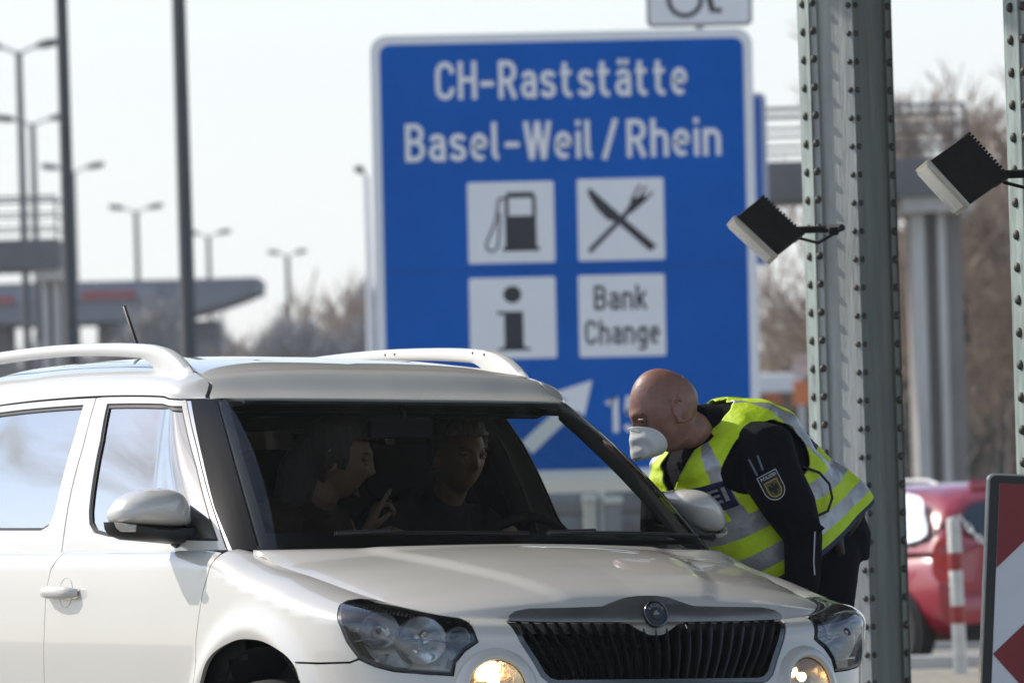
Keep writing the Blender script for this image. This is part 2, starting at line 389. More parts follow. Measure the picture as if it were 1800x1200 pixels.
# ------------------------------------------------------------------ camera used for tracing
CAM=dict(cx=-.0126,d=20.1371,yaw=.4829,roll=-.0308,H=1.25,yh=835.,f=12000.)
RC=np.radians(1.7)
def car2world(X):  # X (...,3) as x, y(left), z
    x,y,z=X[...,0],X[...,1],X[...,2]
    c,s=np.cos(CAM['roll']),np.sin(CAM['roll']); y,z=y*c-z*s,y*s+z*c
    a=CAM['yaw']
    return np.stack([CAM['cx']+x*np.sin(a)+y*np.cos(a),CAM['d']-x*np.cos(a)+y*np.sin(a),z],-1)
def world2pix(W):
    u=CAM['f']*W[...,0]/W[...,1]; v=CAM['yh']-600+CAM['f']*(CAM['H']-W[...,2])/W[...,1]
    return np.stack([900+u*np.cos(RC)+v*np.sin(RC),600-u*np.sin(RC)+v*np.cos(RC)],-1)
def pix2dir(px):
    px=np.asarray(px,float); X=px[...,0]-900; Y=px[...,1]-600
    u=X*np.cos(RC)-Y*np.sin(RC); v=X*np.sin(RC)+Y*np.cos(RC)-(CAM['yh']-600)
    return np.stack([u/CAM['f'],np.ones_like(u),-v/CAM['f']],-1)
def pix2world(px,Y):
    d=pix2dir(px); return d*np.asarray(Y,float)[...,None]+np.array([0,0,CAM['H']])
def world2car(W):
    a=CAM['yaw']; dx=W[...,0]-CAM['cx']; dy=W[...,1]-CAM['d']
    x=dx*np.sin(a)-dy*np.cos(a); y=dx*np.cos(a)+dy*np.sin(a); z=W[...,2]
    c,s=np.cos(CAM['roll']),np.sin(CAM['roll'])
    return np.stack([x,y*c+z*s,-y*s+z*c],-1)
def proj(P,side=1):  # P (x,r,z); side=1 right side of the car, -1 left side
    return world2pix(car2world(np.stack([P[...,0],-side*P[...,1],P[...,2]],-1)))
def invert(F,px,guess,side=1,it=60):
    p=np.array(guess,float); px=np.array(px,float); best=None
    for _ in range(it):
        q=proj(F(*p),side); e=q-px
        if best is None or np.hypot(*e)<best[0]: best=(np.hypot(*e),p.copy())
        if np.hypot(*e)<.02: break
        J=np.empty((2,2))
        for k in range(2):
            d=np.zeros(2); d[k]=1e-4; J[:,k]=(proj(F(*(p+d)),side)-q)/1e-4
        st=np.linalg.lstsq(J,e,rcond=1e-3)[0]
        n=np.abs(st).max(); 
        if n>.15: st*=.15/n
        p=p-st
    return best[1],best[0]
# ================================================================== the white car in front
PAINT = mat('white_paint', (.63, .60, .55), .32, coat=1, noise=.025, nscale=3, coat_rough=.02, spec=.5)
TRIM = mat('black_trim', (.012, .012, .013), .42, bump=.08, bscale=300)
GLOSSBLK = mat('gloss_black', (.006, .006, .006), .12, spec=.16, noise=.2, nscale=60)
DARK = mat('dark_cavity', (.004, .004, .004), .9)
RUBBER = mat('rubber', (.012, .012, .014), .6)
CHROME = mat('chrome', (.75, .76, .78), .08, metal=1, rvar=.03, nscale=6)
SATIN = mat('satin_silver_paint', (.72, .71, .68), .35, coat=.35, noise=.03, nscale=5)
WINDSCREEN = glass('windscreen_glass', (.74, .78, .74), .006, .6)
SIDEGLASS = glass('side_glass', (.09, .105, .11), .31, 1.15)
LENS = glass('lamp_lens', (.88, .90, .90), .03, 1.1)
INTER = mat('interior_plastic', (.018, .018, .019), .75, noise=.3, nscale=20)
SEATM = mat('seat_fabric', (.022, .021, .022), .9, noise=.4, nscale=60)
LINER = mat('headliner', (.16, .155, .145), .95)
car = thing('car', 'white compact SUV with roof rails and lit fog lamps, stopped with two people inside', 'car',
            (CAM['cx'], CAM['d'], 0), (CAM['roll'], 0, CAM['yaw'] - math.pi / 2))
A_ = lambda *q: list(q)
HL = [(1.026, .8853), (1.0515, .9215), (1.062, .955), (1.048, .985), (1.0147, .9895), (.973, .9914), (.90, .965), (.834, .9400), (.7228, .9040), (.6255, .8700), (.5876, .8311), (.5658, .7675),
      (.6064, .7437), (.6329, .7119), (.6406, .676), (.7177, .6801), (.8134, .688), (.8724, .7007), (.9269, .7213), (.9671, .7677), (.9915, .811)]
ARCH0 = [(1.8283, .6413), (1.7752, .702), (1.6969, .7409), (1.5821, .7683), (1.4836, .773), (1.379, .7649), (1.2627, .7366), (1.1972, .6999), (1.1673, .65)]
ARCH = [tuple(float(cr(range(9), [p[i] for p in ARCH0])(q)) for i in (0, 1)) for q in np.linspace(0, 8, 49)]
WF = [(1.9401, .9471), (.9618, .9514), (.951, .8198), (.9318, .5434), (.9288, .188), (.925, .06), (1.2384, .072), (1.7237, .0927), (1.8453, .119), (1.8852, .1771), (1.8975, .2532), (1.8999, .5073), (1.9046, .7117)]
WR = [(2.1602, .9458), (2.1458, .765), (2.1517, .5709), (2.1637, .3375), (2.1775, .2213), (2.204, .1672), (2.2559, .139), (2.5724, .1449), (2.93, .17), (3.03, .3), (3.02, .8), (2.98, .945)]
FSEAM = [(2.0657, .978), (2.0431, .6814), (2.0646, .3645), (2.0774, .1251)]
STRIP = [(.9329, .99), (.917, .6707), (.913, .3508), (.9034, .0421)]
PL = [(.9057, .99), (.8988, .584), (.9002, .2756), (.8814, .0061)]
GR = [(.4585, .830), (.426, .765), (.394, .7145), (.372, .6745), (.352, .658), (.33, .652)]
Hs = (.83, .82)
# ---- body shell parts
for sd_ in (1, -1):
    top = [(t, float(smax(t)) + .012 * (t > 1.6)) for t in np.linspace(1.80, 1.02, 34)]
    fen = [(1.880, .30), (1.8756, .64), (1.8729, .769), (1.8551, .848), (1.8389, .908), (1.812, .96), (1.80, 1.0)] + top + \
          [(1.05, .992), (1.068, .960), (1.0560, .9215), (1.031, .8853), (.9965, .811), (.9721, .7677), (.931, .7235), (.9588, .7135), (1.0902, .7101), (1.1966, .7116)] + ARCH[::-1][1:] + [(1.845, .5), (1.85, .30)]
    # order: up the door seam, along the bonnet line, down the lamp, along the bumper seam, round the arch
    panel('fender', fen, G, PAINT, car, .022, side=sd_, sc=(1, 1), lip=.014)
    df = [(1.884, .30), (1.8796, .64), (1.8769, .769), (1.8591, .848), (1.8429, .908), (1.818, .96), (1.806, 1.0), (1.812, 1.048), (2.885, 1.048), (2.925, 1.0), (2.957, .975), (2.978, .915), (2.981, .766), (2.992, .626), (2.996, .30)]
    door = panel('front_door', df, G, PAINT, car, .03, side=sd_)
    fr = [(2.060, .985)] + [(u, .988) for u in np.linspace(2.0, .96, 14)] + STRIP[:3] + [(.905, .004), (1.4, .0), (2.085, .0)] + [(u - .004, v) for u, v in FSEAM[::-1][:3]]
    panel('window_frame', fr, K, PAINT, door, .03, side=sd_, holes=[WF], sc=(1, .5), lip=.012)
    wi = inset(WF, .012, (1, .5))
    panel('window_seal', WF, K, RUBBER, door, .03, off=-.006, side=sd_, holes=[wi], sc=(1, .5), lip=.004)
    if sd_ == 1: panel('window', wi, K, SIDEGLASS, door, .04, off=-.010, side=sd_, sc=(1, .5), lip=0)
    rd = [(2.889, 1.048), (3.78, 1.048), (3.80, .95), (3.76, .82), (3.70, .75), (3.62, .62), (3.58, .5), (3.57, .30), (3.0, .30), (2.996, .626), (2.985, .766), (2.982, .915), (2.961, .977), (2.929, 1.002)]
    rdo = panel('rear_door', rd, G, PAINT, car, .03, side=sd_)
    rf = [(2.069, .985), (2.047, .68), (2.0686, .3645), (2.0814, .1251), (2.089, .0), (3.1, .0), (3.12, .3), (3.10, .8), (3.05, .988)]
    panel('window_frame', rf, K, PAINT, rdo, .03, side=sd_, holes=[WR], sc=(1, .5))
    wi2 = inset(WR, .010, (1, .5))
    panel('window_seal', WR, K, RUBBER, rdo, .03, off=-.006, side=sd_, holes=[wi2], sc=(1, .5), lip=.004)
    panel('window', wi2, K, SIDEGLASS, rdo, .04, off=-.010, side=sd_, sc=(1, .5), lip=0)
    qw = [(3.22, .16), (3.68, .2), (3.62, .88), (3.2, .93)]
    qp = panel('rear_pillar', [(3.105, .0), (4.0, .0), (4.0, 1.0), (3.055, .994), (3.105, .8), (3.125, .3)], K, PAINT, car, .04, side=sd_, holes=[qw], sc=(1, .5))
    panel('quarter_window', qw, K, SIDEGLASS, qp, .05, off=-.008, side=sd_, sc=(1, .5), lip=0)
    # black windscreen pillar and its bright outer trim
    pr = [(.786, .0), (.786, .3), (.788, .7), (.792, .992)]
    panel('windscreen_pillar', PL + pr, K, GLOSSBLK, car, .02, off=.001, side=sd_, sc=(1.5, .5))
    panel('pillar_trim', [(u - .003, v) for u, v in STRIP] + [(.9, .004)] + [(u + .003, v) for u, v in PL[::-1]], K, CHROME, car, .02, off=-.003, side=sd_, sc=(1.5, .5), lip=.006)
    # door handle : cup and bar
    for dr_, t0 in ((door, 2.845), (rdo, 3.60)):
        def hp(t, s, o):
            P = G(np.array(t), np.array(s)); return (P[0], -sd_ * (P[1] + o), P[2])
        h = MB(); h.tube([hp(t0 + .118, .905, .006), hp(t0 + .10, .9055, .026), hp(t0 + .05, .906, .036), hp(t0, .906, .038), hp(t0 - .06, .9055, .034), hp(t0 - .10, .905, .022), hp(t0 - .112, .905, .004)], [(.012, .008), (.017, .011), (.020, .012), (.020, .012), (.020, .012), (.017, .011), (.012, .008)], 12)
        h.build('handle', PAINT, dr_, 60)
        el = [(t0 - .015 + .05 * math.cos(a), .905 + .046 * math.sin(a)) for a in np.linspace(0, 2 * math.pi, 28)[:-1]]
        def Gc(t, s, t0=t0):
            P = G(t, s); q = ((t - t0 + .015) / .05) ** 2 + ((s - .905) / .046) ** 2; P[..., 1] += .0012 - .022 * np.clip(1 - q, 0, 1); return P
        panel('handle_cup', el, Gc, mat('cup_paint', (.60, .59, .565), .35, coat=.8), dr_, .008, side=sd_, lip=0)
# bonnet
hood = panel('bonnet', [(-1, 0)] + [(a, .0) for a in np.linspace(-.97, .97, 50)] + [(1, 0), (1, .99), (.9, .992), (0, .992), (-.9, .992), (-1, .99)], H, PAINT, car, .016, wrap=True, sc=Hs, lip=.016)
# roof and cant rails
ad = lambda b: .80 + .2 * float(smooth(.075, 0, b))
rl = [(ad(b), b) for b in np.r_[np.linspace(0, .1, 14), np.linspace(.15, 1, 18)]]
roof = panel('roof', [(-a, b) for a, b in rl[::-1]] + [(a, b) for a, b in rl], R_, PAINT, car, .03, wrap=True, sc=(.6, 2.2), lip=.02)
for sd_ in (1, -1):
    rl2 = [(ad(b) + .018 / max(.25, 1), b + .002) for b in np.r_[np.linspace(.008, .1, 14), np.linspace(.15, .99, 18)]]
    panel('cant_rail', [(1, .012)] + [(min(a, 1), b) for a, b in rl2 if a < .999] + [(1, .995)], R_, PAINT, roof, .02, side=sd_, sc=(.6, 2.2), lip=.012)
    rlx = [q for q in rl if q[1] > .022]; rl3 = [(a - .01, b) for a, b in rlx] + [(min(1, a + .04), b) for a, b in rlx[::-1]]
    panel('roof_ditch', rl3, R_, mat('ditch_grey', (.10, .10, .115), .5), roof, .02, off=-.012, side=sd_, sc=(.6, 2.2), lip=0)
panel('headliner', [(-.98, .01), (.98, .01), (.98, .97), (-.98, .97)], R_, LINER, roof, .08, off=.045, wrap=True, sc=(.6, 2.2), lip=0, flip=True)
for sd_ in (1, -1): panel('roof_edge_lining', [(.80, .93), (4.55, .93), (4.55, 1.03), (.80, 1.03)], K, LINER, roof, .06, off=-.022, side=sd_, sc=(1, .5), lip=0)
# windscreen with black band round the edge
ws = panel('windscreen', [(-.782, .0), (.782, .0), (.782, .3), (.784, .7), (.788, .992), (-.788, .992), (-.784, .7), (-.782, .3)], K, WINDSCREEN, car, .035, wrap=True, sc=(.85, .85), lip=0)
panel('windscreen_border', [(-.779, .01), (.779, .01), (.779, .3), (.781, .7), (.785, .985), (-.785, .985), (-.781, .7), (-.779, .3)], K, mat('black_frit', (.006, .006, .006), .4), ws, .03, off=-.005, wrap=True, sc=(.85, .85), lip=0,
      holes=[[(-.745, .10), (-.3, .075), (.3, .075), (.745, .10), (.748, .6), (.745, .945), (.4, .955), (-.4, .955), (-.745, .945), (-.748, .6)]])
# tail : rear wrap, hatch and rear window
rear = lambda a, s: G(TMAX - np.abs(a), s)
def rearF(a, s):
    P = np.array(G(TMAX - np.abs(a), s)); P[..., 1] *= np.where(np.asarray(a) < 0, -1, 1); return P
q = TMAX
rearp = [(q - 3.785, 1.048), (q - 3.804, .95), (q - 3.764, .82), (q - 3.70, .76)] + [(q - float(t_of_x(-2.578 + .385 * math.cos(a))), .35 + .40 * math.sin(a)) for a in np.linspace(.9, math.pi, 14)] + [(q - 4.02, .30)]
panel('rear_body', rearp + [(-a, s) for a, s in rearp[::-1]], rearF, PAINT, car, .05, sc=(1, 1))
def rK(a, v):
    P = np.array(K(4.6 - np.abs(a), v)); P[..., 1] *= np.where(np.asarray(a) < 0, -1, 1); return P
rw = [(-.5, .2), (.5, .2), (.46, .88), (-.46, .88)]
hatch = panel('hatch', [(-.6, .0), (.6, .0), (.6, 1.0), (-.6, 1.0)], rK, PAINT, car, .05, holes=[rw], sc=(1, .5))
panel('rear_window', rw, rK, SIDEGLASS, hatch, .06, off=-.006, sc=(1, .5), lip=0)
for s_ in (1, -1):
    panel('tail_lamp', [(s_ * .62, .80), (s_ * .95, .82), (s_ * .95, 1.0), (s_ * .66, 1.0)], rearF, mat('red_lens', (.25, .008, .008), .15, coat=1), car, .04, off=.006)
# front bumper, one piece round the nose
bR = [(.468, .834), (.470, .862), (.582, .864), (.5835, .832), (.5615, .7675), (.6030, .7400), (.6295, .7100), (.6365, .672), (.7177, .6761), (.8134, .684), (.8724, .6967), (.9269, .7173), (.9588, .7075), (1.0902, .7041), (1.1930, .7056), (1.1633, .65), (1.150, .55), (1.155, .40), (1.20, .27)]
gi = [(.468, .834), (.436, .765), (.403, .7125), (.380, .669), (.356, .650), (.33, .644)]
bump = bR + [(-a, s) for a, s in bR[::-1]] + [(-a, s) for a, s in gi[1:]] + [(a, s) for a, s in gi[:0:-1]]
fh = [(.512 + .1 * math.cos(a), .636 + .088 * math.sin(a)) for a in np.linspace(0, 2 * math.pi, 40)[:-1]]
bumper = panel('front_bumper', bump, G, PAINT, car, .02, wrap=True, lip=.02, holes=[fh, [(-a, s) for a, s in fh]])
# grille: deep dark tray, rim and upright slats
GO = [(a, s) for a, s in GR]; gfull = [(0.46, .845)] + GO + [(-a, s) for a, s in GO[::-1]] + [(-.46, .845)]
gr = panel('grille', gfull, G, DARK, car, .03, off=-.075, wrap=True, lip=0)
rim_o = [(.466, .852)] + [(a + .008, s - .004) for a, s in GO]; rim_o = rim_o + [(-a, s) for a, s in rim_o[::-1]]
panel('grille_rim', rim_o, G, mat('dark_chrome', (.10, .10, .10), .25, metal=.8), gr, .02, off=-.004, wrap=True, lip=.03, holes=[inset(gfull, .009)])
sl_ = MB(); t_up, t_lo = .448, .345
slat_mat = mat('grille_slat', (.010, .0105, .011), .38, noise=.3, nscale=30)
for i in range(23):
    k = (i - 11) / 11.5; k2 = abs(k)
    P = [];
    for j in range(9):
        w = j / 8; s = .832 - w * .176; t = k * (t_up + (t_lo - t_up) * min(1, w * 1.05)) * .985
        q_ = np.array(G(abs(t), s)); q_[1] *= 1 if t > 0 else -1; P.append((q_[0] - .034 + .018 * math.sin(w * math.pi), -q_[1], q_[2]))
    m_ = MB(); m_.tube(P, [(.022, .0045)] * 9, 8, up=(1, 0, 0)); m_.build('slat', slat_mat, gr, 50)
# chrome brow above the grille with the round badge
def chF(t, z):
    P = np.array(G(np.abs(t), smax(np.abs(t)))); P[..., 1] *= np.where(np.asarray(t) < 0, -1, 1)
    dz = z - P[..., 2]; bul = np.exp(-(np.asarray(t) / .085) ** 2)
    P[..., 0] += .016 - .62 * np.clip(dz, 0, 1) + .10 * np.clip(-dz, 0, 1) + .018 * bul + .010 * np.sin(np.clip((dz + .01) / .06, 0, 1) * math.pi); P[..., 2] = z; return P
z0 = float(G(0., smax(0.))[2]); zs = float(G(.45, smax(.45))[2])
ctop = [(.466, zs + .003), (.462, zs + .016), (.44, zs + .028), (.39, zs + .036), (.28, z0 + .042), (.15, z0 + .045), (.11, z0 + .058), (.07, z0 + .070), (.03, z0 + .075), (0, z0 + .0755)]
cbot = [(0, z0 - .038), (.025, z0 - .035), (.05, z0 - .022), (.08, z0 - .006), (.11, z0 + .001), (.30, z0 + .002), (.45, zs + .0015)]
DCH = mat('brow_chrome', (.22, .205, .19), .32, metal=.55, noise=.3, nscale=5)
brow = panel('chrome_brow', [(-a, z) for a, z in ctop[:-1]] + [(a, z) for a, z in ctop[::-1]] + [(a, z) for a, z in cbot[::-1]] + [(-a, z) for a, z in cbot[1:]], chF, DCH, car, .008, lip=.03)
bc = Vector((float(chF(np.array(0.), np.array(z0 + .022))[0]) + .002, 0, z0 + .022)); bax = Vector((1, 0, .28)).normalized()
b_ = MB(); b_.lathe([(.0385, -.004), (.0400, .004), (.0385, .008), (.0345, .0085), (.033, .006)], bc, bax, 40)
bd_ = b_.build('badge', mat('badge_ring', (.10, .10, .10), .15, metal=1), brow, 50)
b2 = MB(); b2.lathe([(.0335, .0055), (.0001, .0062)], bc, bax, 40); b2.build('badge_disc', mat('badge_black', (.006, .007, .008), .4), bd_, 50)
up_ = (Vector((0, 0, 1)) - bax * bax.z).normalized(); rt_ = up_.cross(bax) * -1; rt_ = Vector((0, 1, 0))
b4 = MB()
for i, ch in enumerate('SKODA'):
    an = R(52 - 26 * i); v, f = text_mesh(ch, .0135, .0003); v = v - [v[:, 0].mean(), v[:, 1].mean(), 0]
    rr = .0255; an2 = an + math.pi / 2; ca, sa = math.cos(an), math.sin(an)
    pts = [(rr * -math.sin(-an) * -1 + x * ca - y * sa * 1, rr * math.cos(an) + x * sa + y * ca) for x, y, _ in v]
    pts = [(-math.sin(an) * rr + x * ca - y * sa, math.cos(an) * rr + x * sa + y * ca) for x, y, _ in v]
    b4.add([bc + rt_ * px_ + up_ * py_ + bax * .0075 for px_, py_ in pts], f)
b4.build('badge_letters', mat('badge_silver', (.22, .22, .22), .35, metal=.8), bd_, fix=False)
b3 = MB(); b3.lathe([(.0175, .0064), (.0165, .0085), (.0001, .010)], bc, bax, 28)
wing = [(-.011, -.004), (.002, -.004), (.010, .000), (.004, .002), (.001, .0085), (-.004, .009), (-.003, .005), (-.008, .0065), (-.007, .0025), (-.011, .002)]
b3.build('badge_centre', mat('badge_green', (.012, .02, .017), .45), bd_, 50)
b5 = MB(); b5.add([bc + rt_ * a + up_ * b + bax * .0112 for a, b in wing], [tuple(range(len(wing)))]); b5.build('badge_arrow', mat('badge_silver', (.22, .22, .22), .35, metal=.8), bd_)
# head lamps and fog lamps
AMB = mat('signal_reflector', (.62, .61, .59), .25, metal=.4, noise=.2, nscale=12)
REFL = mat('lamp_reflector', (.90, .90, .92), .16, metal=.75, noise=.12, nscale=30)
HBACK = mat('lamp_housing', (.62, .62, .61), .4, metal=.1, noise=.45, nscale=26)
WARM = mat('fog_bulb', (1, .8, .5), .5, emit=(1, .70, .36), estr=15)
for sd_ in (1, -1):
    hi = inset(HL, .011)
    hl = panel('headlamp', HL, G, mat('lamp_rim', (.010, .010, .011), .35), car, .012, off=.002, side=sd_, holes=[hi], lip=.016)
    panel('lamp_housing', inset(HL, .004), G, HBACK, hl, .02, off=-.066, side=sd_, lip=0)
    def Glens(t, s):
        P = G(t, s); e_ = 1e-3; nn_ = np.cross(G(t + e_, s) - G(t - e_, s), G(t, s + e_) - G(t, s - e_)); nn_ /= np.linalg.norm(nn_, axis=-1)[..., None] + 1e-12; nn_ = nn_ * np.sign((nn_ * (P - np.array([-1.2, 0, .62]))).sum(-1))[..., None]
        return P + nn_ * (.024 * np.exp(-((np.asarray(t) - .82) / .19) ** 2 - ((np.asarray(s) - .80 - .25 * (np.asarray(t) - .8)) / .10) ** 2))[..., None]
    panel('lens', inset(HL, .006), Glens, LENS, hl, .014, off=.0005, side=sd_, lip=0)
    def gp(t, s, o=0):
        t_, s_ = np.array(float(t)), np.array(float(s)); P = G(t_, s_); n = np.cross(G(t_ + 1e-3, s_) - P, G(t_, s_ + 1e-3) - P); n /= np.linalg.norm(n)
        if (n * (P - np.array([-1.2, 0, .62]))).sum() < 0: n = -n
        P = P + n * o; return Vector((P[0], -sd_ * P[1], P[2])), Vector((n[0], -sd_ * n[1], n[2]))
    fwd = Vector((1, 0, 0))
    for (t, s, rr, nm) in ((.752, .782, .066, 'main_reflector'), (.895, .812, .050, 'side_reflector'), (.632, .798, .028, 'inner_reflector')):
        c, n = gp(t, s, -.060); ax = (n * .5 + fwd * .75).normalized()
        rf_ = MB(); prof = [(rr * (.12 + .88 * k / 10), .052 * (k / 10) ** 2 - .006) for k in range(11)]
        rf_.lathe(prof, c, ax, 40); ro = rf_.build(nm, REFL, hl, 60)
        bb = MB(); bb.tube([c - ax * .006, c + ax * .016, c + ax * .026], [.010, .009, .001], 12); bb.build('bulb', mat('bulb_glass', (.25, .25, .27), .08, metal=.6), ro, 60)
        br_ = MB(); br_.lathe([(rr, .044), (rr + .003, .045), (rr + .004, .040), (rr + .004, -.005)], c, ax, 40); br_.build('bezel', mat('lamp_bezel', (.42, .42, .43), .25, metal=.5), ro, 50)
    # horizontal divider bar and ribbed signal strip under the top edge
    dv = MB(); dv.tube([gp(t, .768 + .012 * math.sin((t - .62) * 9), -.018)[0] for t in np.linspace(.66, .95, 10)], [(.003, .018)] * 10, 8); dv.build('divider', REFL, hl, 60)
    rb = MB()
    for i in range(22):
        t = .70 + i * .0155; s = .892 + .062 * (i / 21) ** .8
        c0, _ = gp(t, s - .022, -.012); c1, _ = gp(t + .012, s + .004, -.012); rb.tube([c0, c1], .0042, 6)
    rb.build('signal_ribs', AMB, hl, 60)
    fr2 = random.Random(5)
    fc = MB()
    for i in range(46):
        t = fr2.uniform(.65, .96); s = .71 + (fr2.random()) * (.16 + .14 * (t - .65)); c0, n0 = gp(t, s, -.045 - .04 * fr2.random()); e1 = (n0.cross(Vector((fr2.gauss(0, 1), fr2.gauss(0, 1), fr2.gauss(0, 1))))).normalized(); e2 = (n0 + Vector((fr2.gauss(0, .5), fr2.gauss(0, .5), fr2.gauss(0, .5)))).normalized().cross(e1)
        w1, w2 = fr2.uniform(.008, .022), fr2.uniform(.005, .012); fc.add([c0 - e1 * w1 - e2 * w2, c0 + e1 * w1 - e2 * w2, c0 + e1 * w1 + e2 * w2, c0 - e1 * w1 + e2 * w2], [(0, 1, 2, 3)])
    fo_ = fc.build('reflector_facets', mat('facet_silver', (.92, .92, .92), .2, metal=.6), hl, fix=False); fo_['kind'] = 'stuff'
    # fog lamp
    c, n = gp(.512, .636, -.002); ax = (n * .75 + fwd * .4).normalized()
    sur = MB(); sur.lathe([(.082, -.02), (.082, .010), (.086, .0145), (.092, .0150), (.100, .0115), (.110, .006), (.118, -.003), (.121, -.012)], c, n, 56)
    fg = sur.build('fog_lamp', PAINT, car, 60)
    bw = MB(); bw.lathe([(.012, -.05), (.03, -.046), (.055, -.032), (.072, -.012), (.081, .006)], c, n, 48); bw.build('reflector', mat('fog_reflector', (.92, .80, .62), .16, metal=1, bump=.2, bscale=30), fg, 60)
    bl = MB(); bl.ball(c + n * -.030 + Vector((0, 0, .030)), .013, 14, 10); bl.build('bulb', WARM, fg, 60)
    bar = MB(); bar.tube([c + n * -.004 + Vector((0, 0, -.01)) - Vector((0, .07, 0)), c + n * -.002 + Vector((0, 0, -.01)), c + n * -.004 + Vector((0, 0, -.01)) + Vector((0, .07, 0))], .003, 6); bar.build('divider', mat('fog_bar', (.2, .18, .16), .3, metal=.8), fg, 60)
    ln = MB(); ln.lathe([(.0001, .010), (.03, .0095), (.06, .0075), (.082, .003)], c, n, 40); ln.build('lens', LENS, fg, 60)
    gs = MB(); gs.lathe([(.083, .0045), (.0795, .0052), (.0795, -.01)], c, n, 48); gs.build('lens_ring', RUBBER, fg, 60)
    # licence: parking sensor studs on the bumper
    for t in (.99, 1.0):
        pass
    # door mirror
def inflate(poly, x0, dep, rings=12, p=2.2, back=.0):
    """Smooth dome (towards +x) over an outline given in (y,z)."""
    P = np.array(poly); c = P.mean(0); n = len(P); v = []; f = []
    for i in range(rings + 1):
        k = 1 - i / rings; h = dep * (1 - k ** p) ** (1 / p) if k < 1 else 0
        v += [(x0 + h, *(c + (P - c) * k)) for P in P] if i < rings else [(x0 + dep, *c)]
    for i in range(rings - 1):
        for j in range(n): f.append((i * n + j, i * n + (j + 1) % n, (i + 1) * n + (j + 1) % n, (i + 1) * n + j))
    k = rings * n
    for j in range(n): f.append(((rings - 1) * n + j, (rings - 1) * n + (j + 1) % n, k))
    return v, f
def on_plane(pts, x0):
    o = []
    for p in pts:
        d = pix2dir(p); A = world2car(np.array([0, 0, CAM['H']])); Bq = world2car(np.array([0, 0, CAM['H']]) + d); dr = Bq - A; k = (x0 - A[0]) / dr[0]; q = A + dr * k; o.append((float(q[1]), float(q[2])))
    return o
def spline(poly, n=60):
    P = np.array(poly); m = len(P); o = []
    for i in range(m):
        p0, p1, p2, p3 = P[i - 1], P[i], P[(i + 1) % m], P[(i + 2) % m]
        for t in np.linspace(0, 1, max(2, n // m), endpoint=False): o.append(tuple(.5 * ((2 * p1) + (p2 - p0) * t + (2 * p0 - 5 * p1 + 4 * p2 - p3) * t * t + (3 * p1 - p0 - 3 * p2 + p3) * t ** 3)))
    return o
MX = -.60
m_white = spline(on_plane([(193, 903), (196, 893), (208, 877), (228, 865), (250, 859), (280, 857), (303, 861), (318, 870), (327, 887), (330, 905), (328, 923), (300, 926), (250, 924), (205, 920), (195, 915)], MX), 90)
m_black = on_plane([(194, 917), (205, 920), (228, 922), (280, 925), (328, 926), (352, 926), (368, 919), (382, 925), (391, 960), (350, 959), (270, 952), (222, 948), (203, 940), (196, 930)], MX)
m_ind = on_plane([(192, 917), (229, 921), (227, 936), (203, 934), (195, 927)], MX)
for sd_ in (1, -1):
    fl = (lambda q: [(y, z) if sd_ == 1 else (-(y * .93) - .02, z) for y, z in q])
    if sd_ == -1:
        mw_ = spline(on_plane([(1176, 884), (1184, 868), (1199, 860), (1220, 860), (1240, 870), (1256, 888), (1264, 908), (1263, 930), (1246, 938), (1220, 932), (1194, 908)], MX), 90); mk_ = on_plane([(1190, 915), (1222, 934), (1262, 930), (1260, 944), (1245, 954), (1215, 950), (1180, 944)], MX); mi2 = on_plane([(1263, 925), (1255, 936), (1240, 938), (1245, 946), (1262, 940)], MX)
        fl = lambda q: mw_ if q is m_white else (mk_ if q is m_black else mi2)
    mb = MB(); v, f = inflate(fl(m_white), MX, .105, 14, 2.1); mb.add(v, f)
    n_ = len(fl(m_white)); back = [(MX - .055, y * .985, z * .985 + .0165) for y, z in fl(m_white)]
    k = len(mb.v); mb.v += back; mb.f += [(j, (j + 1) % n_, k + (j + 1) % n_, k + j) for j in range(n_)] + [tuple(range(k, k + n_))]; mb.m += [0] * (n_ + 1)
    mo = mb.build('door_mirror', PAINT, car, 50)
    mk = MB(); v, f = inflate(fl(m_black), MX, .06, 8, 2.4); mk.add(v, f); bk = [(MX - .05, y, z) for y, z in fl(m_black)]; n2 = len(bk); k = len(mk.v); mk.v += bk; mk.f += [(j, (j + 1) % n2, k + (j + 1) % n2, k + j) for j in range(n2)] + [tuple(range(k, k + n2))]; mk.m += [0] * (n2 + 1)
    mk.tube([(MX - .02, sd_ * -.84, 1.075), (MX - .02, sd_ * -.80, 1.065)], [(.035, .045), (.045, .06)], 12)
    mk.build('mirror_base', TRIM, mo, 40)
    mi_ = MB(); v, f = inflate(fl(m_ind), MX + .035, .045, 6, 2.2); mi_.add(v, f); mi_.build('indicator_lens', mat('clear_indicator', (.62, .58, .52), .12, coat=1), mo, 60)
    yc = float(np.mean([p[0] for p in fl(m_white)])); zc_ = float(np.mean([p[1] for p in fl(m_white)]))
    mg = MB(); mg.box((MX - .056, yc, zc_), (.004, .13, .06), bev=.0015); mg.build('mirror_glass', mat('mirror_silver', (.9, .9, .92), .02, metal=1), mo)
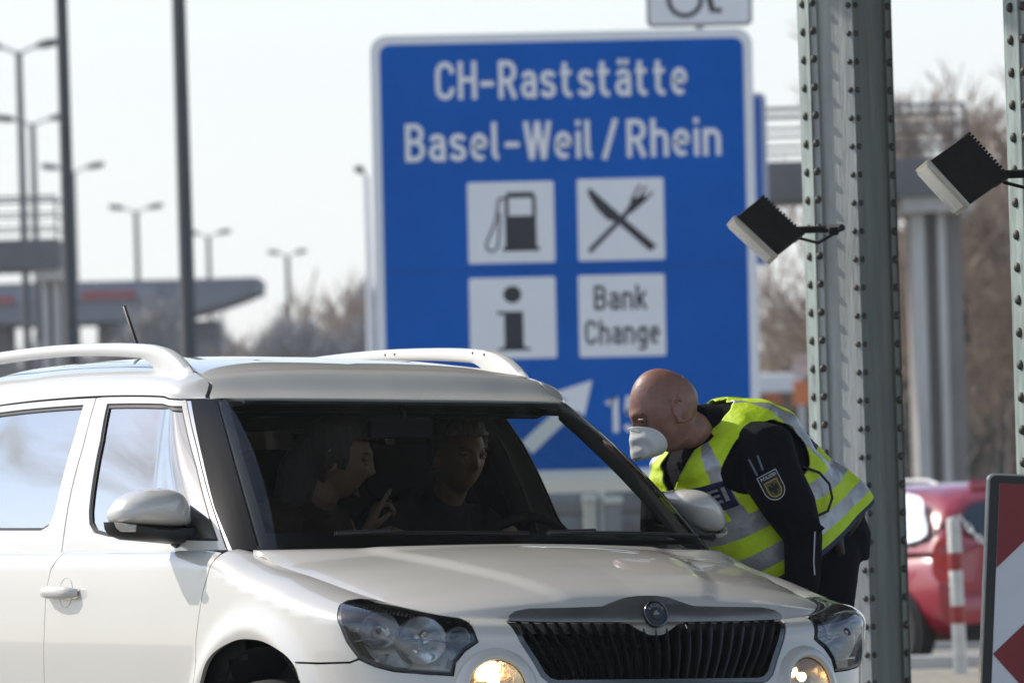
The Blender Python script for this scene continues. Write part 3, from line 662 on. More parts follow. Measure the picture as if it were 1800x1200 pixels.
# roof rails, traced in the plane of the rail
def on_yplane(pts, y0):
    o = []
    for p in pts:
        d = pix2dir(p); A = world2car(np.array([0, 0, CAM['H']])); dr = world2car(np.array([0, 0, CAM['H']]) + d) - A; k = (y0 - A[1]) / dr[1]; q = A + dr * k; o.append((float(q[0]), float(q[2])))
    return o
YR = -.575
topc = on_yplane([(345, 669), (336, 648), (315, 625), (292, 611), (257, 604.5), (187, 603), (93, 607.5), (0, 619)], YR)
lowc = on_yplane([(281, 668), (273, 646), (261, 634), (245, 629.5), (187, 626), (117, 627), (47, 634), (0, 641)], YR)
xr = -2.95
topc += [(topc[-1][0] - .3, topc[-1][1] - .012), (-2.75, topc[-1][1] - .05), (-2.9, topc[-1][1] - .12), (-2.97, topc[-1][1] - .16)]
lowc += [(lowc[-1][0] - .25, lowc[-1][1] - .012), (-2.68, lowc[-1][1] - .06), (-2.76, lowc[-1][1] - .10), (-2.80, lowc[-1][1] - .13)]
for sd_ in (1, -1):
    T_ = np.array(topc); L_ = np.array(lowc); rb = MB(); n = len(T_); NS = 10; v = []
    dens = np.linspace(0, n - 1, 60); T2 = np.stack([cr(range(n), T_[:, i])(dens) for i in (0, 1)], 1); L2 = np.stack([cr(range(n), L_[:, i])(dens) for i in (0, 1)], 1)
    for i in range(60):
        c = (T2[i] + L2[i]) / 2; h = (T2[i] - L2[i]) / 2
        for k in range(NS):
            a = 2 * math.pi * k / NS; e = 2 / 3.2
            ca, sa = math.cos(a), math.sin(a); ww = .021 * np.sign(sa) * abs(sa) ** e; hh = np.sign(ca) * abs(ca) ** e
            v.append((c[0] + h[0] * hh, sd_ * YR + ww + sd_ * .03 * 0, c[1] + h[1] * hh))
    f = [(i * NS + k, i * NS + (k + 1) % NS, (i + 1) * NS + (k + 1) % NS, (i + 1) * NS + k) for i in range(59) for k in range(NS)] + [tuple(range(NS)), tuple(59 * NS + k for k in range(NS))]
    rb.add(v, f); ra = rb.build('roof_rail', SATIN, car, 50)
    for fx in (-1.32, -1.40, -1.95, -2.02):
        i = int(np.abs(T2[:, 0] - fx).argmin()); zz = (T2[i][1] + L2[i][1]) / 2 + .002
        sc_ = MB(); sc_.lathe([(.005, 0), (.004, .0012), (.0001, .0014)], (fx, sd_ * YR + sd_ * .0205, zz), (0, sd_, 0), 10); sc_.build('bolt', TRIM, ra)
# aerial
an_ = on_yplane([(240, 604), (218, 538)], 0.0)
ae = MB(); d_ = Vector((an_[1][0] - an_[0][0], 0, an_[1][1] - an_[0][1])); ab = Vector((an_[0][0], 0, an_[0][1]))
ae.tube([ab - d_ * .7, ab, ab + d_ * .97, ab + d_], [.0085, .0075, .0062, .004], 10); ae.lathe([(.03, -.01), (.028, .01), (.012, .022)], ab - d_ * .62, (0, 0, 1), 16); ae.build('aerial', TRIM, roof, 60)
# wipers and cowl
cw = panel('cowl', [(-.9, .0), (.9, .0), (.9, .05), (-.9, .05)], lambda a, v: K(np.abs(a), v * 0) + np.stack([.02 + 0 * v, 0 * v, -.02 - v * .3], -1), TRIM, car, .05, wrap=True, lip=0)
for y0, y1, z_ in ((-.55, .05, .0), (.12, .70, .0)):
    wp = MB(); P = [K(np.array(abs(y) * 1.03), np.array(.045 + .012 * abs(math.sin(y * 3)))) for y in np.linspace(y0, y1, 9)]
    wp.tube([(p[0] + .018, y, p[2] + .012) for p, y in zip(P, np.linspace(y0, y1, 9))], [(.006, .008)] * 9, 8); wp.tube([(P[0][0] + .03, y0, P[0][2] + .014), (P[2][0] + .032, y0 + .16, P[2][2] + .018)], .007, 8)
    wp.build('wiper', TRIM, car, 50)
# added inner shell closes the gaps, black in place of the shade there
sh_t = np.linspace(0.0, TMAX - .001, 150); shv = []; shf = []; rows = np.linspace(.25, 1.0, 14)
inn = MB()
for sd_ in (1, -1):
    v = []; f = []
    for t in sh_t:
        for s in rows:
            s2 = min(s, float(smax(t)) - .03); P = np.array(G(np.array(t), np.array(s2))); n = np.array([Nx(t), Nr(t)]); fr_ = 1 if t < 1.12 else 0; P[0] -= n[0] * (.085 + .075 * fr_); P[1] = max(0, P[1] - n[1] * (.05 + .10 * fr_)); v.append((P[0], -sd_ * P[1], P[2]))
    nr = len(rows)
    for i in range(len(sh_t) - 1):
        for j in range(nr - 1):
            c = np.mean([v[i * nr + j], v[(i + 1) * nr + j + 1]], 0)
            if any(math.hypot(c[0] - xc, c[2] - .35) < .41 for xc in (0, -2.578)): continue
            f.append((i * nr + j, (i + 1) * nr + j, (i + 1) * nr + j + 1, i * nr + j + 1))
    inn.add(v, f)
    for xc in (0.0, -2.578):
        a = np.linspace(-.25, math.pi + .25, 30); R0 = .405; v = [(xc + R0 * math.cos(t), -sd_ * y, .345 + R0 * math.sin(t)) for t in a for y in (.862, .52)]
        inn.add(v, [(2 * i, 2 * i + 1, 2 * i + 3, 2 * i + 2) for i in range(29)])
        inn.add([(xc + R0 * math.cos(t), -sd_ * .55, .345 + R0 * math.sin(t)) for t in a], [tuple(range(30))])
inn.box((-1.25, 0, .28), (3.6, 1.5, .06))
inn.box((-.10, 0, .62), (.35, 1.35, .70))
inn.build('inner_shell', DARK, car, 40, fix=False)
# wheels
TYRE = mat('tyre', (.012, .012, .012), .85, bump=.3, bscale=80); RIM = mat('alloy', (.42, .43, .44), .3, metal=.9)
for xc in (0.0, -2.578):
    for sd_ in (1, -1):
        w = MB(); cy = -sd_ * .775; ax = (0, -sd_, 0)
        w.lathe([(.205, -.09), (.24, -.108), (.30, -.108), (.323, -.09), (.328, -.06), (.328, .06), (.323, .09), (.30, .108), (.24, .108), (.205, .09)], (xc, cy, .328), ax, 48); wo = w.build('wheel', TYRE, car, 50)
        rm = MB(); rm.lathe([(.208, -.09), (.200, .0), (.208, .09), (.214, .095), (.20, .085)], (xc, cy, .328), ax, 40); rm.lathe([(.05, .05), (.05, .085), (.001, .09)], (xc, cy, .328), ax, 20)
        for k in range(5):
            a = 2 * math.pi * k / 5; rm.tube([(xc + .04 * math.cos(a), cy - sd_ * .07, .328 + .04 * math.sin(a)), (xc + .202 * math.cos(a), cy - sd_ * .085, .328 + .202 * math.sin(a))], [(.02, .035), (.014, .022)], 8)
        rm.build('rim', RIM, wo, 40)
# ---- cabin
ds = MB(); v = []; ys = np.linspace(-.72, .72, 25); prof = [(-.10, .80), (-.14, 1.000), (-.30, 1.012), (-.48, 1.02), (-.56, 1.005), (-.60, .95), (-.58, .80), (-.55, .55)]
for y in ys:
    hump = .075 * math.exp(-((y - .36) / .17) ** 2)
    for x, z in prof: v.append((x - (.0 if x > -.4 else .03 * (1 - (y / .72) ** 2)), y, z + (hump if -.6 < x < -.28 and z > .98 else 0)))
n = len(prof); ds.add(v, [(i * n + j, i * n + j + 1, (i + 1) * n + j + 1, (i + 1) * n + j) for i in range(24) for j in range(n - 1)]); ds.build('dashboard', INTER, car, 40)
st = MB(); c = Vector((-.74, .37, .965)); ax = Vector((-.9, 0, .43)).normalized(); u = Vector((0, 1, 0)); w = ax.cross(u)
st.tube([c + u * (.185 * math.cos(a)) + w * (.185 * math.sin(a)) for a in np.linspace(0, 2 * math.pi, 40)], .016, 10, cap=False); st.lathe([(.001, .02), (.06, .012), (.075, -.02), (.03, -.10)], c, ax, 20)
for a in (0.2, math.pi - .2, -math.pi / 2): st.tube([c, c + u * (.18 * math.cos(a)) + w * (.18 * math.sin(a))], [(.02, .012), (.014, .008)], 8)
st.build('steering_wheel', INTER, car, 50)
def seat(x, y, name='seat', wid=.50):
    s = MB(); s.tube([(x + .25, y, .52), (x + .10, y, .55), (x - .12, y, .53), (x - .25, y, .52)], [(.075, wid * .46), (.09, wid * .5), (.09, wid * .5), (.07, wid * .46)], 14)
    s.tube([(x - .22, y, .50), (x - .29, y, .72), (x - .35, y, .95), (x - .385, y, 1.12), (x - .395, y, 1.17)], [(.07, wid * .46), (.075, wid * .5), (.07, wid * .47), (.06, wid * .38), (.03, wid * .28)], 16, up=(1, 0, 0))
    o = s.build(name, SEATM, car, 60)
    h = MB(); h.tube([(x - .405, y, 1.20), (x - .41, y, 1.23), (x - .42, y, 1.33), (x - .42, y, 1.37)], [(.035, .10), (.055, .13), (.05, .125), (.02, .09)], 14, up=(1, 0, 0))
    for d in (-.06, .06): h.tube([(x - .39, y + d, 1.1), (x - .41, y + d, 1.25)], .007, 6)
    h.build('headrest', SEATM, o, 60)
seat(-1.12, .37); seat(-1.12, -.37); seat(-2.02, .34, wid=.58); seat(-2.02, -.34, wid=.58)
cab = MB()
for s_ in (1, -1):
    for uu, wd in ((2.06, .055), (3.1, .06), (.86, .03)):
        cab = MB(); P = [np.array(K(np.array(uu), np.array(v))) for v in np.linspace(-.2, .92, 9)]; cab.tube([(p[0], s_ * (p[1] - .05), p[2]) for p in P], [(wd, .022)] * 9, 8, up=(1, 0, 0)); cab.build('pillar_lining', mat('pillar_lining', (.10, .098, .092), .9), car, 50)
ir = MB(); ir.box((-.79, -.01, 1.405), (.03, .23, .065), rot=Matrix.Rotation(R(8), 3, 'Z'), bev=.012); ir.tube([(-.78, 0, 1.43), (-.80, 0, 1.48)], .01, 8); ir.build('interior_mirror', INTER, car, 50)
for y_ in (-.36, .36):
    vs = MB(); vs.box((-.86, y_, 1.462), (.16, .36, .014), rot=Matrix.Rotation(R(-12), 3, 'Y'), bev=.006); vs.build('sun_visor', mat('visor', (.03, .03, .028), .95), car, 40)
for y, s_ in ((.37, 1), (-.37, -1)):
    bl = MB(); bl.tube([(-1.46, s_ * .60, 1.28), (-1.30, s_ * .55, 1.16), (-1.17, y + s_ * .08, .98), (-1.10, y - s_ * .1, .80), (-1.15, y - s_ * .22, .60)], [(.024, .002)] * 5, 6, up=(1, 0, 0)); bl.build('seat_belt', mat('belt_web', (.035, .035, .037), .8), car, 50)
lg_ = [(-.62, .33), (.62, .33), (.66, .40), (.58, .49), (-.58, .49), (-.66, .40)]
panel('lower_intake', lg_, G, mat('intake_black', (.012, .012, .013), .6, bump=.6, bscale=70), bumper, .03, off=.003, wrap=True, lip=.02)
# ================================================================== people
SKIN = mat('skin', (.30, .145, .11), .46, noise=.28, nscale=26, bump=.09, bscale=120)
SKIN2 = mat('skin_inside', (.34, .19, .125), .55, noise=.12, nscale=30)
NAVY = mat('navy_cloth', (.004, .005, .009), .85, spec=.12, noise=.35, nscale=25, bump=.25, bscale=45)
NAVYT = mat('navy_trousers', (.005, .006, .010), .85, spec=.12, noise=.35, nscale=20, bump=.3, bscale=30)
HIVIS = mat('hivis_yellow', (.60, .80, .012), .6, noise=.10, nscale=14, bump=.35, bscale=26)
SILVER = mat('reflective_silver', (.42, .42, .44), .38, metal=.4, noise=.25, nscale=30, bump=.25, bscale=30)
NAVYP = mat('navy_panel', (.006, .013, .055), .55, bump=.2, bscale=30)
MASKW = mat('mask_white', (.74, .74, .72), .8, bump=.12, bscale=40)
def g1(x, c, s): return np.exp(-((x - c) / s) ** 2)
def head_grid(n=120, m=100, k=1.0, grow=0.0):
    """Head in its own axes: face +x, left +y, up +z, origin between the ears."""
    ph = np.linspace(-math.pi, math.pi, n + 1)[:-1]; th = np.linspace(-math.pi / 2, math.pi / 2, m)
    P, T = np.meshgrid(ph, th); c = np.cos(T); dx, dy, dz = c * np.cos(P), c * np.sin(P), np.sin(T)
    x = .098 * dx; y = .077 * dy; z = .123 * dz
    z = np.where(z < 0, z * 1.0, z)
    low = np.clip(-z / .12, 0, 1)
    y = y * (1 - .30 * low ** 1.5); y = y * (1 - .10 * np.clip(dx, 0, 1) * np.clip(z / .12, 0, 1))
    x = np.where(x < 0, x * (1 + .10 * g1(z, .03, .05)) * (1 - .45 * low ** 1.2), x * (1 - .10 * low))
    f = np.clip(dx, 0, 1) ** 2
    x = x + f * (.010 * g1(z, .028, .013) * g1(np.abs(y), .026, .028) - .016 * g1(z, .006, .016) * g1(np.abs(y), .034, .018)      # brow, sockets
                 + .007 * g1(z, -.022, .02) * g1(np.abs(y), .045, .02)                                                            # cheek bones
                 + (.012 * g1(z, -.006, .022) + .024 * g1(z, -.030, .014)) * g1(y, 0, .0125) + .008 * g1(z, -.036, .008) * g1(np.abs(y), .013, .007)   # nose
                 + .007 * (g1(z, -.061, .006) + 1.1 * g1(z, -.074, .007)) * g1(y, 0, .024) - .004 * g1(z, -.0675, .003) * g1(y, 0, .026)              # lips
                 + .013 * g1(z, -.103, .016) * g1(y, 0, .024) - .006 * g1(z, -.086, .007) * g1(y, 0, .03))                                            # chin
    nv = np.stack([dx, dy, dz], -1); V = np.stack([x, y, z], -1) * k + nv * grow
    F = [(i * n + j, i * n + (j + 1) % n, (i + 1) * n + (j + 1) % n, (i + 1) * n + j) for i in range(m - 1) for j in range(n)]
    F += [tuple(range(n))[::-1], tuple((m - 1) * n + j for j in range(n))]
    return V.reshape(-1, 3), F, (n, m)
def ears(mb, M, k):
    for s in (1, -1):
        c = Vector((-.004, s * .072, -.004)) * k
        P = [c + Vector((.014 * math.sin(a) - .010 * math.cos(a * .5), s * (.010 + .007 * math.cos(a / 2)), .031 * math.cos(a))) * k for a in np.linspace(-.3, math.pi * 1.15, 14)]
        mb.tube([M @ p for p in [c + Vector((.016 * math.cos(a) - .010, s * (.017 - .006 * math.cos(a)), .034 * math.sin(a) - .002)) * k for a in np.linspace(-1.9, 2.6, 16)]], [.0052 * k] * 16, 8); mb.tube([M @ p for p in [c + Vector((.009 * math.cos(a) - .008, s * .010, .020 * math.sin(a) - .001)) * k for a in np.linspace(-1.2, 2.2, 12)]], [.0038 * k] * 12, 8); mb.ball(M @ (c + Vector((.002, s * .008, -.031)) * k), .0085 * k, 10, 8)
        mb.ball(M @ (c + Vector((-.006, s * .005, -.002)) * k), (.012 * k, .0065 * k, .024 * k), 12, 8, rot=M.to_3x3().normalized())
def eyes(M, k, parent, closed=False):
    for s in (1, -1):
        b = MB(); c = M @ (Vector((.079, s * .032, .006)) * k); c = c - M.to_3x3() @ Vector((.006, 0, 0)); b.ball(c, .0122 * k, 14, 10); e = b.build('eye', mat('eye_socket_shade', (.09, .07, .06), .35), parent, 60)  # eyeball coloured dark to give the shade of the socket
        d = (M.to_3x3() @ Vector((1, s * .02, -.05))).normalized(); b = MB(); b.lathe([(.0058 * k, .0112 * k), (.004 * k, .0124 * k), (.0002, .0128 * k)], c, d, 14); b.build('iris', mat('iris_dark', (.03, .02, .015), .1, coat=1), e, 60)
        br = MB(); br.tube([M @ (Vector((.089 - abs(y - .03) * .25 - .002, s * y, .0285 - (y - .034) ** 2 * 5)) * k) for y in np.linspace(.014, .052, 8)], [(.002 * k, .0045 * k)] * 8, 6); br.build('eyebrow', mat('eyebrow', (.10, .065, .045), .9), parent, 60)
        ld = MB(); ld.tube([M @ (Vector((.0905 - (y - .032) ** 2 * 30, s * y, .0125 - (y - .032) ** 2 * 18)) * k) for y in np.linspace(.018, .047, 8)], .0046 * k, 8); ld.tube([M @ (Vector((.0885 - (y - .032) ** 2 * 30, s * y, -.0035 + (y - .032) ** 2 * 14)) * k) for y in np.linspace(.018, .047, 8)], .0036 * k, 8); ld.build('eyelid', parent.data.materials[0], parent, 60)
def hand(mb, o, d, n, s, curl, k=1.0, thumb=.5, spread=.07):
    """wrist o, pointing d, back of the hand n, s = +1 when the thumb lies on d x n side; curl per finger 0..1."""
    d = Vector(d).normalized(); n = Vector(n); n = (n - d * n.dot(d)).normalized(); t = d.cross(n) * s; o = Vector(o)
    mb.tube([o - d * .02, o, o + d * .03, o + d * .065, o + d * .092], [(.017 * k, .024 * k), (.017 * k, .026 * k), (.016 * k, .036 * k), (.015 * k, .041 * k), (.010 * k, .038 * k)], 14, up=n)
    for i, (L, c) in enumerate(zip((.072, .082, .077, .060), curl)):
        p = o + d * .086 + t * (.030 - .020 * i) * k; e = (d + t * spread * (1.5 - i)).normalized(); P = [p - e * .02, p]; a = 0
        for j, fr in enumerate((.45, .32, .23)):
            a += c * (1.05, 1.35, .8)[j]; q = e * math.cos(a) - n * math.sin(a); P.append(P[-1] + q * L * fr * k * 1.05)
        mb.tube(P, [.0095 * k, .0098 * k, .0090 * k, .0082 * k, .0062 * k], 10)
    p = o + d * .022 + t * .026 * k; e = (d * .62 + t * .75 - n * .25).normalized(); e2 = (d * (.9 - .2 * thumb) + t * (.25 - .5 * thumb) - n * (.15 + .4 * thumb)).normalized()
    mb.tube([p - e * .015, p + e * .018, p + e * .042, p + e * .042 + e2 * .026, p + e * .042 + e2 * .046], [.013 * k, .0135 * k, .0115 * k, .010 * k, .007 * k], 10)
# ------------------------------------------------------------------ the officer
Fv = Vector((-.82, -.57, 0)).normalized(); Lv = Vector((-Fv.y, Fv.x, 0)); Lv = Lv if Lv.y < 0 else -Lv
PP = Vector(pix2world((1400, 880), 21.62))
def sg(px, py, w=0.0):
    d = Vector(pix2dir((px, py))); o = Vector((0, 0, CAM['H'])); c = PP + Lv * w; k = (c - o).dot(Lv) / d.dot(Lv); return o + d * k
def officer():
    hipc = sg(1452, 960); g0 = -.05; root = thing('person', 'bald police officer in yellow safety vest and white face mask bending towards the car window', 'person', (hipc.x, hipc.y, g0)); O = Vector((hipc.x, hipc.y, g0)); rel = lambda p: p - O
    k = 1.10; fh = Vector((-.955, -.295, 0)).normalized(); pit = R(24); fx = (fh * math.cos(pit) - Vector((0, 0, 1)) * math.sin(pit)).normalized(); uz = (fh * math.sin(pit) + Vector((0, 0, 1)) * math.cos(pit)).normalized(); ly = uz.cross(fx)
    hc = sg(1169, 721, .0); M = Matrix((fx, ly, uz)).transposed().to_4x4(); M.translation = rel(hc)
    # skin : head, neck, hands and arms as one surface
    b = MB(); V, F, _ = head_grid(k=k); b.add([M @ Vector(v) for v in V], F); ears(b, M, k)
    nk = [rel(hc) + M.to_3x3() @ Vector((-.015, 0, -.045)) * k, rel(hc) + M.to_3x3() @ Vector((-.05, 0, -.085)) * k, rel(sg(1248, 778)), rel(sg(1290, 815))]
    b.tube(nk, [(.056, .054), (.060, .060), (.068, .072), (.10, .12)], 20)
    # jaw and jowl fill towards the neck
    b.tube([M @ (Vector((.045, 0, -.088)) * k), M @ (Vector((.0, 0, -.085)) * k), M @ (Vector((-.03, 0, -.07)) * k)], [(.026, .034), (.040, .050), (.046, .054)], 16)
    AL = [(1346, 790), (1358, 838), (1390, 893), (1412, 945), (1411, 1010), (1405, 1062)]; Lp = [rel(sg(*p, w)) for p, w in zip(AL, (.205, .245, .265, .265, .25, .235))]
    AR = [rel(sg(1215, 805, -.20)), rel(sg(1176, 885, -.25)), rel(sg(1168, 950, -.26)), rel(sg(1178, 1010, -.24)), rel(sg(1190, 1070, -.22))]
    b.tube(Lp, [.07, .066, .058, .05, .042, .034], 14); b.tube(AR, [.07, .062, .052, .044, .034], 14)
    b.tube([rel(sg(1275, 790)), rel(sg(1350, 850)), rel(sg(1440, 930))], [(.12, .17), (.12, .17), (.11, .15)], 18, up=Lv.cross(Vector((0, 0, 1))))
    hand(b, Lp[-1], (Lp[-1] - Lp[-2]), Lv, -1, (.35, .4, .45, .5), 1.05); hand(b, AR[-1], AR[-1] - AR[-2], -Lv, 1, (.5, .55, .6, .6), 1.05)
    body = remesh(b, 'body', SKIN, root, .0036, 2)
    eyes(M, k, body)
    # face mask : folded duck bill shell with elastic
    con = [(.117, .0, .003), (.104, .022, -.001), (.084, .050, -.012), (.062, .068, -.032), (.050, .070, -.066), (.056, .052, -.098), (.074, .0, -.112)]
    full = con + [(x, -y, z) for x, y, z in con[-2:0:-1]]; ring = [Vector(p) for p in full]; nC = len(ring)
    bill = []
    for p in ring:
        bill.append(Vector((.152 - 5.0 * p.y ** 2, p.y * .55, -.088 + (p.z + .05) * .05)))
    v = []; f = []; ST = 15
    for i in range(ST):
        t = i / (ST - 1); 
        for a, c in zip(ring, bill):
            q = a.lerp(c, t); out = math.sin(t * math.pi) * .0035; cr_ = (abs(((t * 2.2 + a.z * 9 + abs(a.y) * 7) % 1) - .5) - .25) * .010 * math.sin(t * math.pi); q = q + Vector((out, 0, out * (1 if a.z > -.06 else -.6))) + Vector((cr_ * .5, (1 if a.y >= 0 else -1) * cr_, cr_ * .8)); v.append(M @ (q * k))
    for i in range(ST - 1):
        for j in range(nC): f.append((i * nC + j, i * nC + (j + 1) % nC, (i + 1) * nC + (j + 1) % nC, (i + 1) * nC + j))
    f.append(tuple((ST - 1) * nC + j for j in range(nC)))
    mb = MB(); mb.add(v, f); mk = mb.build('face_mask', MASKW, root, 50); sb = mk.modifiers.new('s', 'SUBSURF'); sb.levels = sb.render_levels = 2
    nc = MB(); nc.tube([M @ (Vector(p) * k) for p in ((.100, .030, -.006), (.114, .016, -.002), (.1205, 0, .0), (.114, -.016, -.002), (.100, -.030, -.006))], [(.0022, .0009)] * 5, 6); nc.build('nose_clip', MASKW, mk, 60)
    HV = head_grid(k=k)[0]; HD = HV / np.linalg.norm(HV, axis=1)[:, None]
    def on_head(p):
        d = np.array(p, float); d /= np.linalg.norm(d); i = int((HD @ d).argmax()); return M @ Vector(d * (np.linalg.norm(HV[i]) + .0008))
    for s in (1, -1):
        for pa in (((.058, s * .066, -.045), (.02, s * .078, -.012), (-.03, s * .080, .032), (-.07, s * .058, .062), (-.103, 0, .075)), ((.05, s * .066, -.075), (.0, s * .07, -.06), (-.05, s * .06, -.05), (-.08, 0, -.05))):
            pts = []
            for a, c_ in zip(pa[:-1], pa[1:]): pts += [on_head(np.array(a) * (1 - t) + np.array(c_) * t) for t in np.linspace(0, 1, 7)[:-1]]
            st = MB(); st.tube(pts + [on_head(pa[-1])], [(.0008, .0014)] * (len(pts) + 1), 6); st.build('elastic', mat('elastic_yellow', (.30, .21, .11), .8), mk, 60)
    # torso sections (back point, front point, half width)
    SEC = [((1262, 702), (1212, 776), .080), ((1300, 702), (1188, 806), .165), ((1350, 722), (1178, 838), .212), ((1397, 768), (1186, 888), .222), ((1440, 812), (1218, 942), .218), ((1474, 846), (1262, 1000), .222), ((1494, 866), (1296, 1036), .228)]
    vb = np.array([tuple(rel(sg(*a))) for a, _, _ in SEC]); vf = np.array([tuple(rel(sg(*c))) for _, c, _ in SEC]); vw = np.array([w for _, _, w in SEC]); kn = np.array([0, .12, .28, .48, .68, .86, 1.0])
    ib = [cr(kn, vb[:, i]) for i in range(3)]; iff = [cr(kn, vf[:, i]) for i in range(3)]; iw = cr(kn, vw); L3 = np.array(Lv)
    def T(phi, v, grow=0.0):
        phi = np.asarray(phi, float); v = np.asarray(v, float); B = np.stack([q(v) for q in ib], -1); Fp = np.stack([q(v) for q in iff], -1); w = iw(v); mid = (B + Fp) / 2; h = (Fp - B) / 2
        ln = np.linalg.norm(h, axis=-1); gr = 1 + grow / ln; gw = 1 + grow / w; e = 2 / 2.35; c, s = np.cos(phi), np.sin(phi); c = np.sign(c) * np.abs(c) ** e; s = np.sign(s) * np.abs(s) ** e
        return mid + h * (c * gr)[..., None] + L3 * (w * s * gw)[..., None]
    # jacket : torso, sleeves and high collar
    j = MB(); ph = np.linspace(0, 2 * math.pi, 49)[:-1]; vv = np.linspace(0.02, 1.06, 26); v = [tuple(T(p, q, -.022 - .02 * (q > .9))) for q in vv for p in ph]; n = 48
    j.add(v, [(i * n + a, i * n + (a + 1) % n, (i + 1) * n + (a + 1) % n, (i + 1) * n + a) for i in range(25) for a in range(n)] + [tuple(range(n)), tuple(25 * n + a for a in range(n))])
    rs = [.094, .094, .084, .062, .058, .048]
    Lw = [Lp[0] - Lv * .07 + Vector((0, 0, .0))] + Lp; j.tube(Lw, [.10] + rs, 20); j.tube([AR[0] + Lv * .07] + AR, [.11, .11, .095, .08, .07, .05], 18)
    j.tube([rel(sg(1218, 752)), rel(sg(1238, 752)), rel(sg(1262, 765)), rel(sg(1290, 790))], [(.072, .074), (.080, .082), (.10, .105), (.12, .15)], 24)
    for q in np.linspace(0, 1, 9):   # sleeve creases round the elbow
        c = Lp[2].lerp(Lp[3], q) + Vector((0, 0, .05 * (q - .5))); j.ball(c + Lv * .045 + Vector((.02 * math.sin(q * 9), 0, 0)), (.030, .030, .008), 8, 6)
    jk = remesh(j, 'jacket', NAVY, root, .007, 5)
    pp = MB(); pp.tube([Lp[3] + Lv * .074 + Vector((-.008, 0, .02)), Lp[4] + Lv * .072 + Vector((-.008, 0, .04)), Lp[4] + Lv * .072 + Vector((-.006, 0, 0.0))], .0022, 6); pp.build('piping', mat('piping_white', (.6, .6, .62), .5), jk, 60)
    # crumpled shirt front glints are left to the cloth; zip line
    # trousers with boots
    t = MB(); hp = rel(hipc)
    t.tube([rel(sg(1440, 905)), rel(sg(1452, 945)), rel(sg(1452, 985))], [(.115, .165), (.125, .175), (.115, .17)], 24, up=Fv)
    for w in (.095, -.095):
        A = rel(sg(1455, 975, w)); Kn = rel(sg(1442, 1190, w * 1.15)); An = rel(sg(1462, 1440, w * 1.25)); An.z = .10; t.tube([A + Vector((0, 0, .05)), A, A.lerp(Kn, .5), Kn, Kn.lerp(An, .5), An], [.095, .105, .092, .072, .066, .058], 18)
    remesh(t, 'trousers', NAVYT, root, .009, 5)
    for w in (.095, -.095):
        An = rel(sg(1462, 1440, w * 1.25)); An.z = .10; bt = MB(); bt.tube([An + Vector((0, 0, .05)), An, Vector((An.x, An.y, .05)) - Fv * .03], [.058, .055, .05], 14); bt.tube([Vector((An.x, An.y, .045)) - Fv * .07, Vector((An.x, An.y, .05)), Vector((An.x, An.y, .04)) + Fv * .11, Vector((An.x, An.y, .03)) + Fv * .19], [(.045, .042), (.05, .045), (.04, .05), (.02, .035)], 14, up=(0, 0, 1)); remesh(bt, 'boot', RUBBER, root, .008, 3)
    # belt with holster
    bl = MB(); c0 = rel(sg(1440, 915)); ax = (rel(sg(1275, 775)) - rel(sg(1450, 940))).normalized(); u = Lv; w_ = ax.cross(u).normalized()
    bl.tube([c0 + u * (.182 * math.cos(a)) + w_ * (.135 * math.sin(a)) for a in np.linspace(0, 2 * math.pi, 40)], [(.024, .006)] * 40, 8, cap=False, up=ax); be = bl.build('belt', mat('belt_black', (.012, .012, .013), .45), root, 50)
    h = MB(); hq = [rel(sg(x, y, .20)) for x, y in ((1464, 932), (1467, 942), (1474, 960), (1478, 974))]; h.tube(hq, [(.028, .03), (.026, .028), (.016, .022), (.012, .018)], 12); h.build('holster', mat('holster_brown', (.055, .045, .038), .45, noise=.3, nscale=30), be, 50)
    # vest : one sheet with arm holes and a V neck, bands set in by position
    NP, NV = 300, 190; pg = np.linspace(-math.pi, math.pi, NP + 1); vg = np.linspace(.015, 1.0, NV); Pg, Vg = np.meshgrid(pg, vg); deg = np.degrees(Pg)
    fold = .010 * np.sin(deg / 9 + 5 * Vg) * np.clip(Vg - .3, 0, 1) + .008 * np.sin(deg / 17 - 9 * Vg + 1) + .004 * np.sin(Vg * 46 + deg / 23) * np.clip(1 - Vg * 1.1, 0, 1) + .003 * np.sin(deg / 4.3 + 21 * Vg + 2 * np.sin(Vg * 9)) * np.clip(1.1 - Vg, 0, 1) + .007 * np.sin(deg / 6.5 + 13 * Vg) * g1(np.abs(np.abs(deg) - 150), 0, 30)
    Q = T(Pg, Vg, 0.0); Q = Q + (Q - T(Pg, Vg, -.01)) / .01 * (fold + .004 + .012 * (Vg > .5) * (Vg - .5))[..., None]
    v = [tuple(p) for p in Q.reshape(-1, 3)]; f = []; fm = []; W1 = NP + 1
    def zone(d, q):
        a = abs(d)
        if ((a - 90) / 40) ** 2 + ((q - .375) / .205) ** 2 < 1: return None
        if q < .10 and a < 62 + 0: 
            if q < .06: return None
        if a < 30 * (1 - q / .42): return None
        e = ((a - 90) / 47) ** 2 + ((q - .30) / .235) ** 2
        if q > .972: return 2
        if .385 < q < .565 and a < 54: return 2
        if .42 < q < .54 and a > 140: return 2
        if (.635 < q < .735) or (.815 < q < .905): return 1
        if q < .64 and (36 < a - 10 * q < 50) : return 1
        if q < .64 and (130 < a + 8 * q < 146): return 1
        if a < 32 * (1 - q / .42) + 2.2: return 3
        return 0
    for i in range(NV - 1):
        for jx in range(NP):
            z = zone(math.degrees((pg[jx] + pg[jx + 1]) / 2), (vg[i] + vg[i + 1]) / 2)
            if z is None: continue
            f.append((i * W1 + jx, i * W1 + jx + 1, (i + 1) * W1 + jx + 1, (i + 1) * W1 + jx)); fm.append(z)
    mb = MB(); mb.v = v; mb.f = f; mb.m = fm; HEM = mat('hivis_trim', (.42, .62, .012), .6)
    ve = mb.build('safety_vest', [HIVIS, SILVER, NAVYP, HEM], root, 80)
